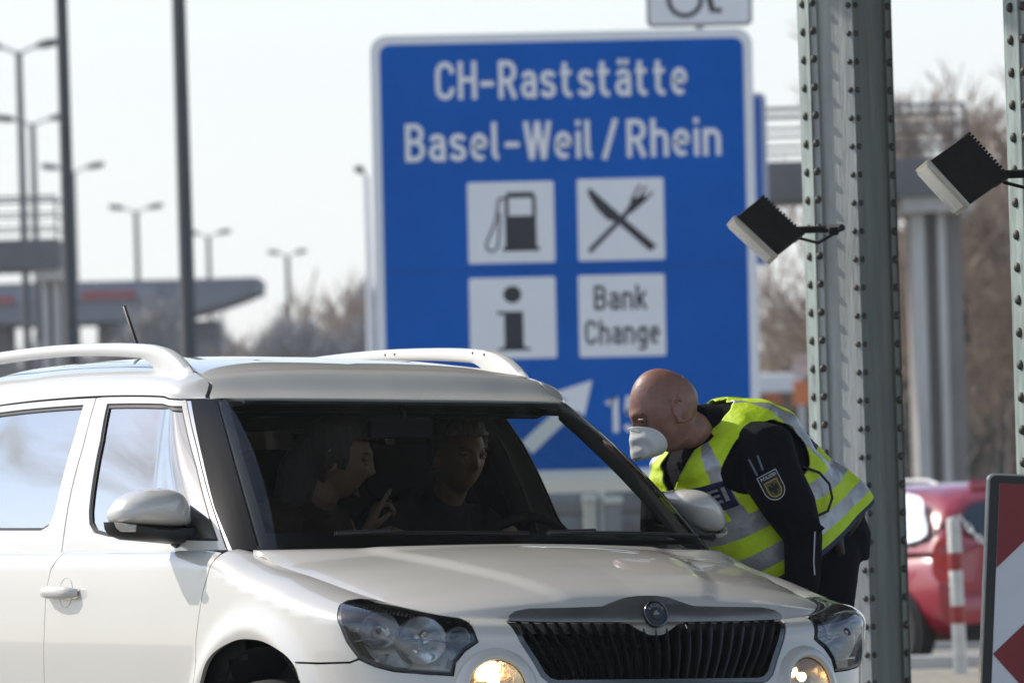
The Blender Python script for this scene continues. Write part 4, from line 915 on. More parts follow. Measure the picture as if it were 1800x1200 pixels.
    so_ = ve.modifiers.new('s', 'SOLIDIFY'); so_.thickness = .004; so_.offset = 0
    # lettering across the chest panel
    def on_vest(name, txt, d0, d1, q0, q1, m, grow=.016, flip=False):
        tv, tf = text_mesh(txt, 1, .02, 3, spacing=1.05); a0, a1 = tv[:, 0].min(), tv[:, 0].max(); b0, b1 = tv[:, 1].min(), tv[:, 1].max()
        ph_ = np.radians(d0 + (tv[:, 0] - a0) / (a1 - a0) * (d1 - d0)); q_ = q1 + (tv[:, 1] - b0) / (b1 - b0) * (q0 - q1)
        fo = .006 * np.sin(np.degrees(ph_) / 17 - 9 * q_ + 1) + .007 * np.sin(np.degrees(ph_) / 9 + 5 * q_) * np.clip(q_ - .3, 0, 1) + .004 * np.sin(q_ * 46 + np.degrees(ph_) / 23) * np.clip(1 - q_ * 1.1, 0, 1)
        w = MB(); w.add([tuple(p) for p in T(ph_, q_, .0) + (T(ph_, q_, .0) - T(ph_, q_, -.01)) / .01 * (fo + .0085)[:, None]], tf); return w.build(name, m, ve, fix=False)
    on_vest('lettering', 'POLIZEI', -34, 50, .425, .52, SILVER); on_vest('lettering', 'POLIZEI', 148, 212, .45, .51, SILVER)
    # radio cable down the back and a cord over the chest
    cb = MB(); cb.tube([rel(sg(x, y, w)) for x, y, w in ((1412, 820, .23), (1440, 830, .245), (1458, 850, .25), (1463, 875, .25), (1455, 898, .25), (1440, 905, .245))], .0045, 8); cb.build('radio_cable', RUBBER, root, 60)
    cb = MB(); cb.tube([rel(sg(x, y, w)) for x, y, w in ((1248, 915, .09), (1262, 938, .10), (1290, 965, .12), (1318, 990, .14), (1345, 1010, .16))], .0065, 8); cb.build('cord', NAVYP, root, 60)
    # sleeve badge and pens
    pc = [rel(sg(x, y, .33)) for x, y in ((1332, 841), (1363, 822), (1383, 858), (1358, 878))]
    org = (Lp[1] * .62 + Lp[2] * .38) + Lv * .092; org = rel(sg(1358, 853, 0.345)); R_u = (rel(sg(1364, 822, .345)) - rel(sg(1332, 840, .345))).normalized(); nrm = Vector((.10, -1, .02)).normalized(); R_u = (R_u - nrm * R_u.dot(nrm)).normalized(); U_u = nrm.cross(R_u) * -1; U_u = U_u if U_u.z > 0 else -U_u
    sc = 1 / 558 / .82 * .92
    def bp(x, y, h=0): return org + R_u * x + U_u * y + nrm * (h - .35 * (x * x) / .1 - .0 * y)
    def shield(w, h): return [(-w, h * .9), (w, h * .9), (w, -.25 * h)] + [(w * math.cos(a), -.25 * h - .75 * h * math.sin(a)) for a in np.linspace(.15, math.pi - .15, 16)] + [(-w, -.25 * h)]
    bo = None
    for i, (w, h, m, dy) in enumerate(((.034, .047, mat('badge_white', (.55, .55, .57), .6), 0), (.0315, .0442, mat('badge_field', (.006, .006, .008), .7), 0), (.0225, .029, mat('badge_gold', (.45, .34, .05), .55), -.009), (.0195, .0255, mat('badge_dark_gold', (.10, .075, .02), .6), -.009))):
        q = MB(); q.add([bp(x, y + dy, .0004 + .0011 * i) for x, y in shield(w, h)], [tuple(range(len(shield(w, h))))]); o_ = q.build('sleeve_badge' if i == 0 else ('badge_field', 'badge_shield', 'badge_inner')[i - 1], m, root if i == 0 else bo, fix=False); bo = bo or o_
    eg = [(-.016, .012), (-.010, .013), (-.004, .006), (-.003, .012), (-.005, .016), (-.001, .019), (.003, .017), (.003, .011), (.004, .006), (.010, .013), (.016, .012), (.016, .000), (.012, -.008), (.005, -.005), (.008, -.015), (.004, -.013), (.003, -.020), (0, -.014), (-.003, -.020), (-.004, -.013), (-.008, -.015), (-.005, -.005), (-.012, -.008), (-.016, .000)]
    q = MB(); q.add([bp(x, y - .010, .0052) for x, y in eg], [tuple(range(len(eg)))]); q.build('badge_eagle', mat('badge_black_thread', (.008, .007, .006), .7), bo, fix=False)
    tv, tf = text_mesh('POLIZEI', .0135, .0002, 3); w = tv[:, 0].max(); q = MB(); q.add([bp((p[0] - w / 2) * .052 / w, p[1] + .0255, .0026) for p in tv], tf); q.build('badge_lettering', mat('badge_white', (.55, .55, .57), .6), bo, fix=False)
    for (a, c) in (((1316, 807), (1331, 836)), ((1331, 800), (1341, 826))):
        q = MB(); q.tube([rel(sg(*a, .335)), rel(sg(*c, .345))], .0032, 8); q.build('pen', mat('pen_grey', (.12, .13, .17), .3, metal=.4), root, 50)
    q = MB()
    for x, y in ((1193, 792), (1197, 803), (1201, 812), (1213, 798), (1219, 806)): q.tube([rel(sg(x, y, .03)), rel(sg(x + 4, y + 12, .03))], .0035, 6)
officer()
# ------------------------------------------------------------------ the two in the car
def on_plane_y(px, y0): q = on_yplane([px], y0)[0]; return Vector((q[0], y0, q[1]))
def seated(label, cx, cy, hx, yaw, pitch, k, jm, hair, shoulder_z, lean, hands):
    ca = CAM['yaw'] - math.pi / 2; base = Vector((cx, cy, .45)); root = thing('person', label, 'person', tuple(car2world(np.array([cx, cy, .45]))), (CAM['roll'], 0, ca)); rel = lambda p: Vector(p) - base
    M = (Matrix.Translation(rel(hx)) @ Matrix.Rotation(yaw, 4, 'Z') @ Matrix.Rotation(pitch, 4, 'Y'))
    sh = rel((hx[0] - .10 + lean, (hx[1] + cy) / 2 if abs(hx[1] - cy) > .05 else cy, shoulder_z)); hp = rel((cx - .10, cy, .62))
    b = MB(); V, F, _ = head_grid(90, 76, k); b.add([M @ Vector(v) for v in V], F); ears(b, M, k)
    b.tube([M @ (Vector((-.02, 0, -.05)) * k), M @ (Vector((-.035, 0, -.11)) * k), sh + Vector((0, 0, -.01))], [.055, .052, .055], 14)
    b.tube([sh - Vector((0, 0, .04)), hp], [(.05, .10), (.07, .10)], 16)
    for hd in hands:
        b.tube([rel(p) for p in hd['arm']], [.05, .045, .04, .035, .028][:len(hd['arm'])], 12); hand(b, rel(hd['arm'][-1]), hd['d'], hd['n'], hd['s'], hd['curl'], .95, hd.get('thumb', .6))
    bo = remesh(b, 'body', SKIN2, root, .005, 3); eyes(M, k, bo)
    j = MB(); d = Matrix.Rotation(yaw * .55, 4, 'Z'); sx = d @ Vector((0, 1, 0))
    j.tube([sh + Vector((0, 0, .055)), sh + Vector((0, 0, .02)), sh.lerp(hp, .25), sh.lerp(hp, .7), hp, hp - Vector((0, 0, .1))], [(.06, .075), (.085, .15), (.115, .20), (.12, .19), (.13, .19), (.10, .17)], 22, up=(1, 0, 0))
    for hd in hands:
        P = [rel(p) for p in hd['arm']]; s0 = sh + sx * hd['side'] * .165; j.tube([sh + sx * hd['side'] * .08, s0, *P[1:-1], P[-2].lerp(P[-1], .8)], [.08, .078] + [.062, .052, .046, .04][:len(P) - 2] + [.040], 14)
    nb = M @ (Vector((-.035, 0, -.11)) * k); j.tube([nb.lerp(sh, .15), nb.lerp(sh, .6), sh + Vector((0, 0, .03))], [(.066, .068), (.075, .085), (.10, .14)], 16, up=(1, 0, 0))
    for s in (1, -1): j.tube([hp + Vector((0, s * .09, -.02)), hp + Vector((.42, s * .11, .05)), hp + Vector((.55, s * .11, -.12)), hp + Vector((.62, s * .11, -.42))], [.10, .08, .065, .05], 14)
    remesh(j, 'clothes', jm, root, .009, 4)
    V, F, (n, m) = head_grid(90, 76, k, .010); V0 = V.reshape(m, n, 3); rr = random.Random(3); hm = MB(); vs = []
    for a in V:
        q = .0016 * math.sin(a[1] * 420 + a[0] * 120) + .0012 * math.sin(a[0] * 300 + a[1] * 260 + 1) + .0015 * math.sin(a[1] * 150 + a[2] * 60); L_ = Vector(a); vs.append(M @ (L_ * (1 + q / .1 + hair['vol'] * max(0, min(1, (a[2] + .02) / .08)))))
    keep = []
    for f in F:
        if len(f) > 4: continue
        c = np.mean([V[i] for i in f], 0); x, y, z = c / k; line = .062 if x > .045 else (.062 - (.045 - x) * 1.3 if x > -.03 else hair['back']); line = min(line, hair['side']) if abs(y) > .055 and x < .035 else line
        if z > line: keep.append(f)
    hm.add(vs, keep); ho = hm.build('hair', hair['m'], root, 70, fix=False); so = ho.modifiers.new('s', 'SOLIDIFY'); so.thickness = .012; so.offset = -1
    if hair.get('long'):
        lg = MB(); lg.tube([M @ (Vector((-.05, 0, .03)) * k), M @ (Vector((-.085, 0, -.05)) * k), M @ (Vector((-.085, 0, -.13)) * k), M @ (Vector((-.07, 0, -.20)) * k)], [(.07, .085), (.06, .10), (.05, .105), (.02, .08)], 18, up=(1, 0, 0)); lg.build('hair', hair['m'], root, 60)
    return root
dh = on_plane_y((806, 800), .44)
HG = mat('grey_hair', (.22, .20, .17), .7, noise=.5, nscale=60, stretch=(1, 1, .3)); HB = mat('brown_hair', (.075, .055, .045), .6, noise=.5, nscale=60, stretch=(1, 1, .3))
seated('grey haired driver behind the steering wheel looking out through the windscreen', -1.12, .38, tuple(dh), R(6), R(4), 1.0, mat('dark_pullover', (.022, .022, .025), .9, noise=.3, nscale=40), dict(m=HG, vol=.10, back=-.05, side=.02), dh.z - .22, -.04,
       [dict(side=1, arm=[(-1.25, .58, dh.z - .25), (-1.14, .66, .92), (-.98, .62, .86), (-.80, .53, .98)], d=(.7, -.2, .5), n=(.3, .3, 1), s=1, curl=(.8, .85, .9, .9)), dict(side=-1, arm=[(-1.25, .20, dh.z - .25), (-1.16, .10, .90), (-.98, .12, .86), (-.80, .22, .98)], d=(.7, .2, .5), n=(.3, -.3, 1), s=-1, curl=(.8, .85, .9, .9))])
ph_ = on_plane_y((596, 806), -.17); hw_ = on_plane_y((644, 934), -.06)
seated('passenger with brown hair leaning across, pointing one finger upwards', -1.14, -.34, tuple(ph_), R(58), R(8), 1.0, mat('brown_coat', (.06, .032, .024), .9, noise=.35, nscale=30), dict(m=HB, vol=.16, back=-.09, side=-.03, long=True), ph_.z - .19, -.02,
       [dict(side=1, arm=[(-1.2, -.02, ph_.z - .20), (-1.02, -.02, .86), (-.90, -.04, .93), tuple(hw_)], d=(.25, .30, .85), n=(-.2, -.9, .1), s=1, curl=(.05, .9, .95, .95), thumb=.7), dict(side=-1, arm=[(-1.2, -.38, ph_.z - .20), (-1.05, -.48, .86), (-.86, -.40, .80), (-.74, -.30, .80)], d=(.9, .3, 0), n=(0, 0, 1), s=1, curl=(.3, .3, .35, .4))])
# ================================================================== the place
def W(px, py, Y): return Vector(pix2world((px, py), Y))
def gz(x, y):
    w = (x - CAM['cx']) * math.cos(CAM['yaw']) + (y - CAM['d']) * math.sin(CAM['yaw'])
    w = max(-4, min(4, w)); t = max(0, min(1, (y - 44) / 10)); t = t * t * (3 - 2 * t)
    t2 = max(0, min(1, (30 - abs(y - 20)) / 14))
    return math.tan(CAM['roll']) * w * t2 - (.124 * (1 - t2) if x > 0 else 0) * 1 - .25 * t
# ground: one sheet to the horizon
xs = sorted(set([-9000, -3000, -1000, -400, -150, -60, -30] + list(np.arange(-14, 20, .5)) + [20, 30, 60, 150, 400, 1000, 3000, 9000])); ys = sorted(set([-3000, -800, -200, -60, -20] + list(np.arange(-10, 70, 1.0)) + [75, 90, 120, 200, 400, 1000, 3000, 9000]))
g = MB(); g.add([(x, y, gz(x, y)) for y in ys for x in xs], [(j * len(xs) + i, j * len(xs) + i + 1, (j + 1) * len(xs) + i + 1, (j + 1) * len(xs) + i) for j in range(len(ys) - 1) for i in range(len(xs) - 1)])
tag(g.build('ground', mat('worn_concrete', (.21, .20, .18), .92, noise=.35, nscale=1.5, bump=.4, bscale=90), smooth=60), kind='structure')
pv = MB(); px_ = np.arange(2.2, 14, .6); py_ = np.arange(34, 60, 1.0)
pv.add([(x, y, gz(x, y) + .012) for y in py_ for x in px_], [(j * len(px_) + i, j * len(px_) + i + 1, (j + 1) * len(px_) + i + 1, (j + 1) * len(px_) + i) for j in range(len(py_) - 1) for i in range(len(px_) - 1)])
tag(pv.build('pavement', mat('pale_gravel', (.36, .32, .25), .95, noise=.5, nscale=14, bump=.6, bscale=60), smooth=60), kind='structure')
# ---- steel columns
STEEL = mat('green_steel_lit', (.40, .42, .41), .55, noise=.35, nscale=4, bump=.2, bscale=30, stretch=(4, 4, .35), rust=.75)  # steel lightened for the column faces turned to the light
STEELD = mat('green_steel_shaded', (.175, .185, .16), .6, noise=.35, nscale=4, bump=.2, bscale=30, stretch=(4, 4, .35), rust=.75)  # same steel darkened for the shaded faces; also on canopy beams
STRIPM = mat('pale_green_steel', (.29, .35, .325), .5, noise=.5, nscale=5, stretch=(4, 4, .8), rust=.6)
RIV = mat('rivet_steel', (.065, .06, .05), .6, noise=.6, nscale=20)
def column(pxl, pxc, pxr, Y, label, ztop, pitch, zoff, group):
    """Square riveted column seen across its near corner; pxl left corner, pxc near corner, pxr right corner at mid height."""
    c = W(pxc, 600, Y); s = Y / CAM['f']; wl, wr = (pxc - pxl) * s, (pxr - pxc) * s
    base = thing('steel_column', label, 'column', (c.x, c.y, gz(c.x, c.y)), (0, 0, 0), group); H_ = ztop - base.location.z
    A = Vector((-wl, wl * .85, 0)); Bv = Vector((wr, wr * 1.0, 0)); C0 = Vector((0, 0, 0)); D = A + Bv
    pl = lambda name, p, q, th, m: None
    def plate(name, p, q, n, th, m):
        b = MB(); n = Vector(n).normalized() * th; pts = [p, q, q + n, p + n]; b.add([(*v.xy, z) for z in (0, H_) for v in pts], [(0, 1, 2, 3), (7, 6, 5, 4), (0, 4, 5, 1), (1, 5, 6, 2), (2, 6, 7, 3), (3, 7, 4, 0)]); return b.build(name, m, base)
    nA = Vector((-A.y, A.x, 0)) if Vector((-A.y, A.x, 0)).y < 0 else Vector((A.y, -A.x, 0)); nB = Vector((Bv.y, -Bv.x, 0)); nA.normalize(); nB.normalize()
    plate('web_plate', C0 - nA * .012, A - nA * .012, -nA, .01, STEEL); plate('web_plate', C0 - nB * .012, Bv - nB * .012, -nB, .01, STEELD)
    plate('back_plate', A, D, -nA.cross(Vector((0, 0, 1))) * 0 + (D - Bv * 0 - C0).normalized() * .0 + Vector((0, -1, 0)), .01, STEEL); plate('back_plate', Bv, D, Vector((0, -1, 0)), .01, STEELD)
    a, b = A.normalized(), Bv.normalized(); leg = .036
    # corner angles: two legs at the near corner and one on each outer edge
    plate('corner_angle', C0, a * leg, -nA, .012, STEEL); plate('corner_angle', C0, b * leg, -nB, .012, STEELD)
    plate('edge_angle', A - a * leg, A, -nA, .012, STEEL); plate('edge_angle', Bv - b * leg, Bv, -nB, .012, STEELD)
    out = Vector((-.30, .95, 0)).normalized(); fn = Vector((-.95, -.30, 0)).normalized(); plate('flange', A + out * .004, A + out * .125, -fn, .012, STRIPM)
    rv = MB(); N = int(H_ / pitch)
    def rivet(p, n, r=.0135): rv.lathe([(r, 0), (r * .92, r * .35), (r * .6, r * .68), (.0005, r * .8)], p, n, 10)
    for i in range(N):
        z = zoff + i * pitch
        if z > H_ - .05: break
        rivet(a * leg * .5 + Vector((0, 0, z)), nA, .012); rivet(b * leg * .5 + Vector((0, 0, z)), nB, .012)
        rivet(A - a * leg * .55 + Vector((0, 0, z + pitch * .2)), nA, .0155); rivet(Bv - b * leg * .55 + Vector((0, 0, z)), nB, .0155)
        rivet(A + out * .06 + Vector((0, 0, z + pitch * .2)), fn, .017)
    o = rv.build('rivets', RIV, base, 60); o['kind'] = 'stuff'
    return base
ZC = 5.15
column(1441, 1515, 1588, 25.5, 'riveted grey green steel column standing right behind the police officer', ZC, .1055, .02, 'riveted steel columns')
column(1811, 1889, 1960, 21.6, 'riveted steel column cut off by the right edge, with pale green flange', ZC, .1035, .05, 'riveted steel columns')
# canopy they carry
cp = thing('canopy', 'flat steel border canopy roof above the lanes', 'canopy', (2.2, 28, ZC)); b = MB(); b.box((0, 0, .30), (7.4, 30, .16), bev=.02); b.build('deck', mat('canopy_board', (.10, .10, .095), .8, noise=.3, nscale=1), cp, 40)
for i in range(9): b = MB(); b.box((0, -14 + i * 3.5, .11), (7.2, .14, .22)); b.build('beam', STEELD, cp)
# ---- floodlights on the columns
FBODY = mat('flood_body', (.016, .015, .014), .6, spec=.2, noise=.4, nscale=30); FGLASS = mat('flood_glass', (.72, .69, .62), .22, coat=.5, noise=.12, nscale=10); FRIM = mat('flood_rim', (.50, .46, .38), .4, metal=.2)
def flood(p, Y, label, k):
    """p: pixel corners top, left, bottom, right of the lamp body seen from its side."""
    T, L_, B_, R2 = [W(*q, Y) for q in p]; fc = (L_ + B_) / 2; bcn = (T + R2) / 2; axd = (fc - bcn); dep = axd.length; axd.normalize(); e = (B_ - L_); wid = e.length; e.normalize(); n = axd.cross(e).normalized()
    root = thing('floodlight', label, 'floodlight', bcn, group='floodlights on the columns')
    th = Matrix.Rotation(R(-4), 3, e); ax2 = th @ axd; n2 = th @ n; M = Matrix((e, n2, ax2)).transposed()
    b = MB(); dd = .30 * k; b.box(ax2 * dep * .52, (wid * .94, dd * .95, dep * .92), rot=M, bev=.008); b.build('housing', FBODY, root, 40)
    f = MB(); f.box(ax2 * (dep * 1.0), (wid * 1.0, dd, .014), rot=M, bev=.005); fo = f.build('front_frame', FRIM, root, 40)
    q = MB(); q.box(ax2 * (dep * 1.0 + .009), (wid * .88, dd * .88, .008), rot=M, bev=.003); q.build('front_glass', FGLASS, fo, 40)
    fi = MB()
    for i in range(15): fi.box(e * (wid * .46 * (i / 7 - 1)) * 1.0 + ax2 * .0135, (.009, dd * .86, .022 + .004 * (i % 2)), rot=M)
    o = fi.build('fins', FBODY, root)
    ar = MB(); s = Y / CAM['f']; d = Vector((1, 0, 0)); q0 = ax2 * dep * .45 - n2 * dd * .52; ar.tube([q0 - Vector((.01, 0, 0)), q0 + Vector((.10, 0, 0)), Vector((wid * .80, q0.y, q0.z)), Vector((wid * 1.02, .05, q0.z))], .0135 * k, 10)
    ar.box(ax2 * dep * .45 - n2 * dd * .50, (.06, .02, .05), bev=.006)
    ar.box(Vector((wid * .86, -.02, ax2.z * dep * .45 - .022)), (.035, .05, .03), bev=.006); ar.build('bracket', FBODY, root, 50)
    cb = MB(); P0 = -ax2 * .0 + e * wid * .2; cb.tube([P0, P0 + Vector((.03, 0, -.05)), P0 + Vector((.10, 0, -.07)), Vector((wid * 1.02, .03, P0.z - .02))], .006, 8); cb.build('cable', FBODY, root, 60)
flood([(1343, 345), (1284, 387), (1360, 458), (1406, 417)], 25.2, 'dark finned floodlight bracketed to the column behind the officer', 1.0)
flood([(1702, 236), (1620, 290), (1694, 371), (1764, 318)], 21.3, 'larger dark finned floodlight at upper right edge, bracketed to the cut off column', 1.0)
# ---- blue direction sign
SY = 62.0; SS = CAM['f'] / SY
BLUE = mat('sign_blue', (.000, .12, .50), .55, spec=.05, noise=.14, nscale=.9); SWHITE = mat('sign_white', (.88, .88, .87), .45, noise=.04, nscale=2); SBLK = mat('sign_black', (.022, .023, .03), .5); ALU = mat('aluminium', (.50, .51, .52), .4, metal=.6)
so0 = W(990, 842, SY); ST = .0075
sign = thing('direction_sign', 'large blue motorway services sign with white lettering and four pictograms', 'road sign', so0, (0, ST, 0))
def sl_(px, py):
    w = W(px, py, SY) - so0; c, s = math.cos(ST), math.sin(ST); return (w.x * c - w.z * s, w.x * s + w.z * c)
def rrect(x0, z0, x1, z1, r, n=8):
    o = []
    for cx, cz, a0 in ((x1 - r, z1 - r, 0), (x0 + r, z1 - r, 90), (x0 + r, z0 + r, 180), (x1 - r, z0 + r, 270)):
        o += [(cx + r * math.cos(R(a0 + 90 * i / n)), cz + r * math.sin(R(a0 + 90 * i / n))) for i in range(n + 1)]
    return o
x0, z1 = sl_(650, 64); x1, z0 = sl_(1340, 842); x1 = sl_(1322, 60)[0]; x0 = -x1 if abs(x0 + x1) < .02 else x0
b = MB(); b.prism(rrect(x0, 0, x1, z1, .15), .05); b.build('border', SWHITE, sign, 40)
b = MB(); b.prism(rrect(x0 + .085, .085, x1 - .085, z1 - .085, .09), .004, frame=lambda p: (p[0], -p[1] - .001, p[2])); b.build('panel', BLUE, sign, 40)
b = MB(); b.box(((x0 + x1) / 2, -.0065, sl_(1000, 470)[1]), (x1 - x0 - .17, .003, .006)); b.build('panel_joint', mat('joint_blue', (.0, .03, .15), .6), sign)
def bandp(pts, w):
    P = np.array(pts, float); l = []; r = []
    for i in range(len(P)):
        d = P[min(i + 1, len(P) - 1)] - P[max(i - 1, 0)]; d /= np.hypot(*d); n = np.array([-d[1], d[0]]) * w / 2; l.append(tuple(P[i] + n)); r.append(tuple(P[i] - n))
    return (l + r, [(i, i + 1, len(P) + i + 1, len(P) + i) for i in range(len(P) - 1)])
def decal(name, polys, m, y=-.010, th=.003, parent=None, loc=None, org=None):
    b = MB()
    for q in polys:
        if isinstance(q, tuple): b.add([(p[0], y, p[1]) for p in q[0]], q[1])
        else: b.add([(p[0], y, p[1]) for p in q], [tuple(range(len(q)))])
    return b.build(name, m, parent or sign, fix=False)
def _arc(cx, cy, rx, ry, a0, a1, n=12): return [(cx + rx * math.cos(R(a0 + (a1 - a0) * i / n)), cy + ry * math.sin(R(a0 + (a1 - a0) * i / n))) for i in range(n + 1)]
def _spl(P, n=40): return [tuple(float(cr(range(len(P)), [q[i] for q in P])(t)) for i in (0, 1)) for t in np.linspace(0, len(P) - 1, n)]
_st = [(.07, 0), (.07, 1)]; _a = [_spl([(.09, .53), (.12, .61), (.22, .65), (.34, .62), (.39, .52)], 14) + [(.395, .40), (.395, 0)], [(.39, .40), (.23, .40)] + _arc(.23, .235, .16, .165, 90, 270) + [(.28, .075), (.35, .12), (.39, .19)]]
GLY = {'C': [[(.50, .68)] + _arc(.285, .70, .215, .23, 0, 180) + _arc(.285, .30, .215, .23, 180, 360) + [(.50, .32)]], 'H': [_st, [(.48, 0), (.48, 1)], [(.07, .52), (.48, .52)]],
 'R': [_st, [(.07, .93), (.27, .93)] + _arc(.27, .70, .20, .23, 90, -90) + [(.07, .47)], [(.28, .47), (.49, 0)]], 'B': [_st, [(.07, .93), (.27, .93)] + _arc(.27, .725, .18, .205, 90, -90) + [(.07, .52)], [(.26, .52)] + _arc(.27, .295, .21, .225, 90, -90) + [(.07, .07)]],
 'W': [[(.04, 1), (.20, .0)], [(.20, .0), (.37, 1)], [(.37, 1), (.54, .0)], [(.54, .0), (.70, 1)]], 'a': _a, '\u00e4': _a + [[(.14, .82), (.14, .97)], [(.33, .82), (.33, .97)]],
 's': [_spl([(.40, .54), (.35, .62), (.24, .65), (.12, .61), (.08, .51), (.14, .41), (.24, .365), (.35, .31), (.40, .20), (.35, .10), (.23, .07), (.11, .10), (.06, .19)])], 't': [[(.15, .92), (.15, .24)] + _arc(.30, .24, .15, .17, 180, 270, 8) + [(.36, .07)], [(.02, .65), (.35, .65)]],
 'e': [[(.08, .37), (.42, .37), (.42, .42)] + _arc(.25, .41, .17, .24, 0, 180) + [(.08, .30)] + _arc(.25, .30, .17, .23, 180, 312)], 'l': [[(.07, 1), (.07, .20)] + _arc(.19, .20, .12, .13, 180, 270, 6)], 'i': [[(.07, 0), (.07, .72)], [(.07, .85), (.07, 1)]],
 'h': [_st, [(.07, .44)] + _arc(.25, .45, .18, .20, 180, 0) + [(.43, 0)]], 'n': [[(.07, 0), (.07, .72)], [(.07, .44)] + _arc(.25, .45, .18, .20, 180, 0) + [(.43, 0)]], 'k': [_st, [(.42, .72), (.10, .30)], [(.20, .42), (.44, 0)]],
 'g': [_arc(.25, .36, .17, .29, 0, 360, 28), [(.42, .72), (.42, -.04)] + _arc(.25, -.04, .17, .16, 0, -150)], 'm': [[(.07, 0), (.07, .72)], [(.07, .46)] + _arc(.215, .50, .145, .15, 180, 0) + [(.36, 0)], [(.36, .46)] + _arc(.505, .50, .145, .15, 180, 0) + [(.65, 0)]],
 '1': [[(.03, .76), (.25, .96), (.25, 0)]], '5': [[(.43, .93), (.13, .93), (.10, .50)] + _spl([(.10, .50), (.18, .58), (.30, .58), (.42, .47), (.45, .32), (.41, .16), (.28, .07), (.15, .08), (.06, .19)], 26)], '0': [_arc(.27, .68, .20, .25, 0, 180) + _arc(.27, .32, .20, .25, 180, 360) + [(.47, .68)]], '\u2013': [[(.0, .40), (.40, .40)]], '/': [[(.0, -.04), (.34, 1.02)]], ' ': []}
def din_text(txt, w=.145, track=.115):
    v = []; f = []; x = 0; k = 0
    for ch in txt:
        if ch == ' ': x += .16; continue
        mx = max(p[0] for s in GLY[ch] for p in s) + (.07 if ch not in '\u2013/W' else .03)
        for s in GLY[ch]:
            pv_, pf = bandp(s, w); n0 = len(v); v += [(p[0] + x, p[1], k * .0004) for p in pv_]; f += [tuple(i + n0 for i in q) for q in pf]; k = (k + 1) % 4
        x += mx + track
    return np.array(v), f
def din_words(name, txt, xa, xb, yb, cap, m, y=-.012, parent=None, w=.145):
    v, f = din_text(txt, w); lx, lz = sl_(xa, yb); rx, rz = sl_(xb, yb); kx = (rx - lx) / (v[:, 0].max() - v[:, 0].min()); b = MB(); b.add([(lx + (p[0] - v[:, 0].min()) * kx, y - p[2], lz + p[1] * cap) for p in v], f); return b.build(name, m, parent or sign, fix=False)
def words(name, txt, xa, xb, yb, cap, m, y=-.012, bold=.012, parent=None, sp=1.0, loc=sl_):
    v, f = text_mesh(txt, 1, bold, 4, spacing=sp); hv, _ = text_mesh('H', 1, bold); ch = hv[:, 1].max() - hv[:, 1].min(); lx, lz = loc(xa, yb); rx, rz = loc(xb, yb)
    kx = (rx - lx) / (v[:, 0].max() - v[:, 0].min()); kz = cap / ch; b = MB(); b.add([(lx + (p[0] - v[:, 0].min()) * kx, y, lz + (p[1] - hv[:, 1].min()) * kz) for p in v], f); return b.build(name, m, parent or sign, fix=False)
din_words('lettering', 'CH\u2013Rastst\u00e4tte', 766, 1209, 176.5, 67 / SS, SWHITE)
din_words('lettering', 'Basel\u2013Weil / Rhein', 713, 1268, 285.5, 67 / SS, SWHITE)
din_words('lettering', '1500 m', 1064, 1296, 760, 65 / SS, SWHITE)
def plate_(xa, ya, xb, yb):
    a = sl_(xa, yb); c = sl_(xb, ya); m_ = MB(); m_.prism(rrect(a[0], a[1], c[0], c[1], .02, 3), .004, frame=lambda p: (p[0], -p[1] - .0055, p[2])); return m_.build('pictogram_plate', SWHITE, sign, 40), a, c
def pict(xa, ya, xb, yb):
    o, a, c = plate_(xa, ya, xb, yb); return o, (lambda u, v: (a[0] + (c[0] - a[0]) * u, a[1] + (c[1] - a[1]) * v))
def mp2(f, pts): return [f(*p) for p in pts]
# fuel pump
o, f_ = pict(824, 318, 973, 464)
body = [(.42, .17), (.80, .17), (.80, .84), (.77, .88), (.45, .88), (.42, .84)]
decal('fuel_symbol', [mp2(f_, [(.40, .145), (.82, .145), (.82, .20), (.40, .20)]), mp2(f_, [(.43, .19), (.79, .19), (.79, .58), (.43, .58)]), mp2(f_, [(.43, .80), (.79, .80), (.76, .87), (.46, .87)]), mp2(f_, [(.43, .57), (.475, .57), (.475, .81), (.43, .81)]), mp2(f_, [(.745, .57), (.79, .57), (.79, .81), (.745, .81)])], SBLK, parent=o)
hose = [(.43, .80), (.37, .79), (.35, .70), (.32, .52), (.25, .34), (.21, .24), (.23, .165), (.29, .155), (.34, .21), (.355, .33), (.365, .50), (.37, .62)]
hd = [tuple(cr(range(len(hose)), [p[i] for p in hose])(t) for i in (0, 1)) for t in np.linspace(0, len(hose) - 1, 60)]
decal('hose_symbol', [bandp(mp2(f_, hd), .022)], SBLK, y=-.0105, parent=o)
# knife and fork
o, f_ = pict(1017, 312, 1166, 459)
decal('fork_symbol', [bandp(mp2(f_, [(.13, .11), (.17, .16), (.53, .53), (.62, .64)]), .045), mp2(f_, [(.57, .62), (.62, .57), (.76, .69), (.80, .80), (.73, .78), (.63, .74)]), bandp(mp2(f_, [(.62, .72), (.66, .79), (.73, .92)]), .022), bandp(mp2(f_, [(.69, .72), (.73, .77), (.80, .90)]), .022), bandp(mp2(f_, [(.72, .68), (.79, .73), (.87, .83)]), .022)], SBLK, parent=o)
decal('knife_symbol', [mp2(f_, [(.12, .86), (.15, .89), (.55, .50), (.90, .17), (.86, .12), (.82, .11), (.46, .46), (.34, .50), (.22, .64), (.14, .78)])], SBLK, y=-.0108, parent=o)
# information
o, f_ = pict(827, 486, 976, 632)
circ = [(.5 + .105 * math.cos(a), .79 + .105 * math.sin(a)) for a in np.linspace(0, 2 * math.pi, 30)[:-1]]
decal('information_symbol', [mp2(f_, circ), mp2(f_, [(.40, .14), (.62, .14), (.62, .58), (.40, .58)]), mp2(f_, [(.32, .545), (.41, .545), (.41, .58), (.32, .59)]), mp2(f_, [(.32, .10), (.70, .10), (.70, .125), (.62, .15), (.40, .15), (.32, .125)])], SBLK, parent=o)
